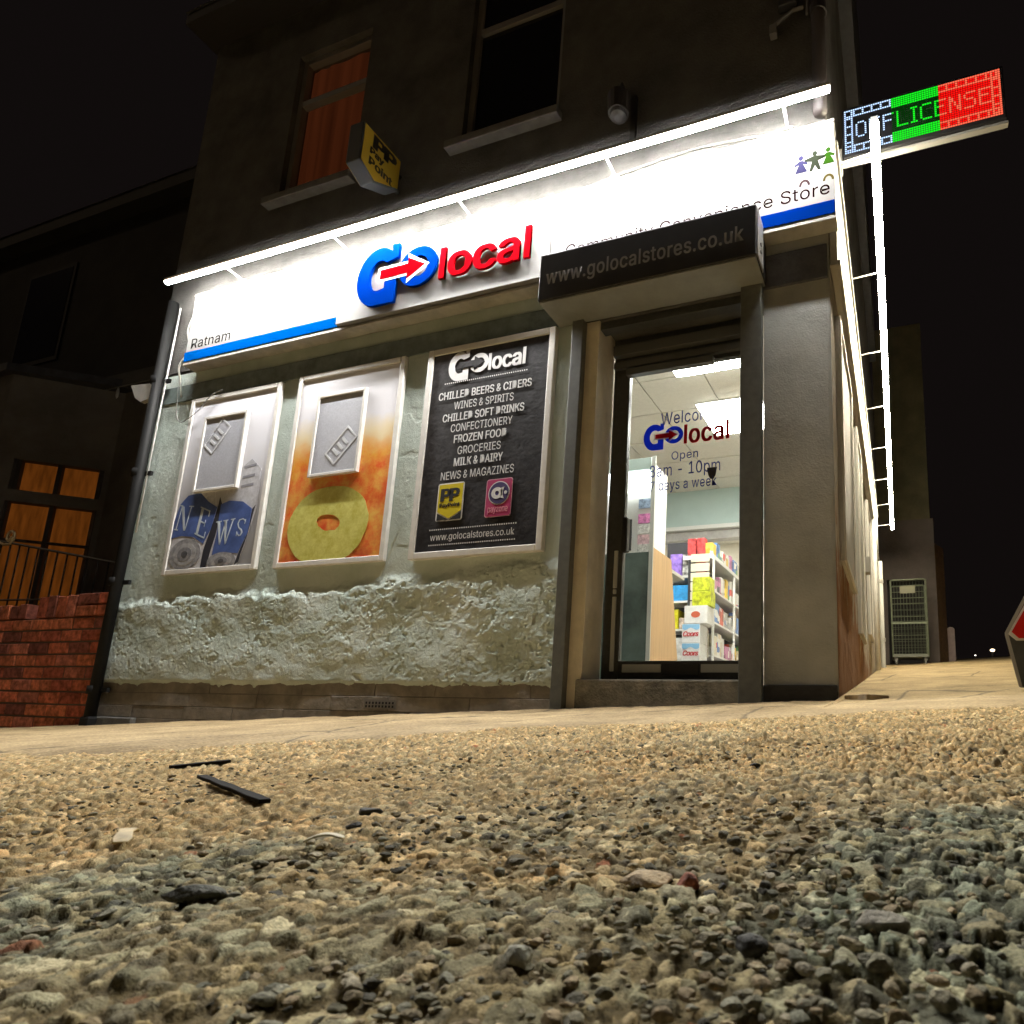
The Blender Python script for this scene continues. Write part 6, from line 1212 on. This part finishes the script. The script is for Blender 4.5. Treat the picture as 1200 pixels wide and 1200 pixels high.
for k, (colr, e) in {'white': ((.50, .68, 1), 1.6), 'green': ((.01, 1, .02), .95), 'dim_green': ((.005, .30, .01), .16), 'red': ((1, .006, .004), 1.15), 'pink': ((1, .14, .07), 1.25)}.items():
    mb = MB(); s = .0062 if k in ('red', 'green', 'pink') else .0054
    for xx, z in sets[k]: mb.add([(xx - s, YD - .002, z - s), (xx + s, YD - .002, z - s), (xx + s, YD - .002, z + s), (xx - s, YD - .002, z + s)], [(0, 1, 2, 3)])
    mb.build(k + '_pixels', emit('pixel_' + k, colr, e), dsp)
# ------------------------------------------------------------------ roadworks sign at the right edge
ws = thing('warning_sign', 'red triangular road warning sign in a grey plastic frame, cut by the right edge', 'road sign', (1.25, .15, .2))
cxs, yb = 1.255, .15
def tri(k): return [(cxs - .372 + k * 1.5, .50 + k * .85), (cxs - .34 + k, .465 + k), (cxs + .34 - k, .465 + k), (cxs + .372 - k * 1.5, .50 + k * .85), (cxs + .035 - k * .25, 1.085 - k * 1.6), (cxs - .035 + k * .25, 1.085 - k * 1.6)]
zg = hgt(1.2, .15)
MB().prism([(cxs - .40, .49), (cxs - .35, zg + .02), (cxs + .35, zg + .02), (cxs + .40, .49), (cxs + .05, 1.14), (cxs - .05, 1.14)], yb, yb + .05, 'y').build('sign_body', mat('sign_plastic', (.075, .08, .078), .5, var=.2, scale=8), ws, bev=.012)
MB().box(cxs - .30, cxs + .30, yb - .03, yb + .12, zg - .01, zg + .03).build('sign_foot', mat('sign_plastic', (.075, .08, .078)), ws, bev=.008)
flat('edge_strip', [[(cxs - .405, .495), (cxs - .355, zg + .02), (cxs - .34, zg + .02), (cxs - .388, .49), (cxs - .05, 1.13), (cxs - .055, 1.15)]], yb - .004, mat('strip_grey', (.36, .35, .33), .5), ws, .004)
flat('sign_border', [tri(-.012)], yb - .003, M_WHITE, ws, .004)
flat('sign_face', [tri(0.0)], yb - .007, mat('reflective_red', (.62, .012, .008), .35), ws, .004)
flat('sign_centre', [[(cxs - .19, .555), (cxs + .19, .555), (cxs, .90)]], yb - .011, mat('reflective_white', (.7, .68, .66), .35), ws, .004)
MB().prism([(cxs - .02, .58), (cxs + .02, .58), (cxs + .03, .78), (cxs - .03, .78)], yb - .016, yb - .0135, 'y').build('sign_symbol', MK, ws)
# distant lamps over the dark rise
for i, (x, y, z, e, r, colr) in enumerate(((8.35, 60, 6.85, 9, .15, (1, .78, .5)), (6.92, 60, 6.40, 4, .06, (1, .9, .8)))):
    t = thing('street_lamp', ['brighter far-off warm street lamp low in the dark on the right', 'fainter far-off street lamp low in the dark beyond the post'][i], 'street lamp', (x, y, hgt(x, y)), 'far-off street lamps')
    MB().sphere((x, y, z), r, 12, 8, (1.3, 1, .7)).build('lamp_head', emit('far_lamp_%d' % i, colr, e), t)
    MB().tube([(x, y + .2, hgt(x, y) - .2), (x, y + .2, z + .1)], .06, 8).build('pole', mat('pole_dark', (.03, .03, .03), .6), t)

# ------------------------------------------------------------------ litter and single stones on the road
def on_ground(x, y, dz=.006): return (x, y, hgt(x, y) + dz)
def strip(name, label, a, b, w, tk, m, cat, lift=.006, bend=.0):
    A = Vector(on_ground(*a, lift)); B = Vector(on_ground(*b, lift)); d = (B - A); n = Vector((-d.y, d.x, 0)).normalized() * w / 2; mb = MB(); k = 8; vs = []
    for i in range(k + 1):
        p = A.lerp(B, i / k) + Vector((0, 0, bend * math.sin(math.pi * i / k))); q = n * (.86 + .14 * math.sin(i * 2.1))
        vs += [p - q, p + q, p + q + Vector((0, 0, tk)), p - q + Vector((0, 0, tk))]
    fs = [(0, 1, 2, 3), (4 * k + 3, 4 * k + 2, 4 * k + 1, 4 * k)]
    for i in range(k):
        for c_ in range(4): fs.append((4 * i + c_, 4 * i + 4 + c_, 4 * i + 4 + (c_ + 1) % 4, 4 * i + (c_ + 1) % 4))
    o = mb.add(vs, fs).build(name, m, None, bev=.001); tag(o, label, cat); return o
mk = mat('rubber_black', (.010, .009, .008), .8, spec=.1)
strip('rubber_strip', 'straight black rubber strip lying across the sandy patch of road', (-.725, -2.865), (-.365, -3.045), .016, .005, mk, 'strip', .009)
strip('rubber_strip', 'shorter black strip lying near the pavement edge', (-.96, -2.76), (-.93, -2.67), .018, .006, mk, 'strip', .009)
lf = mat('dry_leaf', (.55, .42, .20), .6, var=.3, scale=60)
strip('dry_leaf', 'curled straw-coloured leaf lying on the road at the left', (-.345, -3.19), (-.30, -3.225), .014, .002, lf, 'leaf', .010, .006)
strip('dry_leaf', 'pale flat scrap of leaf near the middle of the road', (-.14, -3.19), (-.115, -3.175), .010, .002, mat('pale_leaf', (.6, .55, .4), .6), 'leaf', .009, .004)
rock('stone', 'long dark flat stone alone on the sandy road', 'stone', -.205, -3.055, (.017, .011, .007), (.05, .05, .045), 21, .2)
rock('stone', 'small dark stone in front of the long dark flat stone', 'stone', -.165, -3.115, (.009, .007, .006), (.05, .045, .04), 22, .6)
rock('stone', 'dark round stone in the middle distance of the road', 'stone', .12, -2.70, (.010, .008, .006), (.035, .035, .035), 23)
rock('stone', 'small dark lump near the far edge of the rough road', 'stone', .08, -2.0, (.028, .02, .010), (.03, .03, .03), 24)
rock('stone', 'wide flat sand-coloured stone in the middle foreground', 'stone', .163, -3.215, (.024, .018, .005), (.46, .34, .19), 25, .25)
rock('stone', 'rusty red stone beside the flat sand-coloured one', 'stone', .192, -3.222, (.010, .008, .0075), (.34, .10, .05), 26)
rock('stone', 'smooth pale grey pebble at the bottom of the view', 'stone', .152, -3.338, (.013, .009, .007), (.36, .35, .27), 27, .3)
rock('stone', 'black blocky stone near the bottom right', 'stone', .246, -3.30, (.011, .008, .006), (.045, .045, .04), 28)
rock('stone', 'large rounded grey stone near the bottom right corner', 'stone', .300, -3.262, (.017, .010, .008), (.24, .22, .17), 29, -.2)
rock('stone', 'dark mossy stone at the left foreground', 'stone', -.10, -3.30, (.026, .012, .007), (.07, .07, .05), 30, .3)
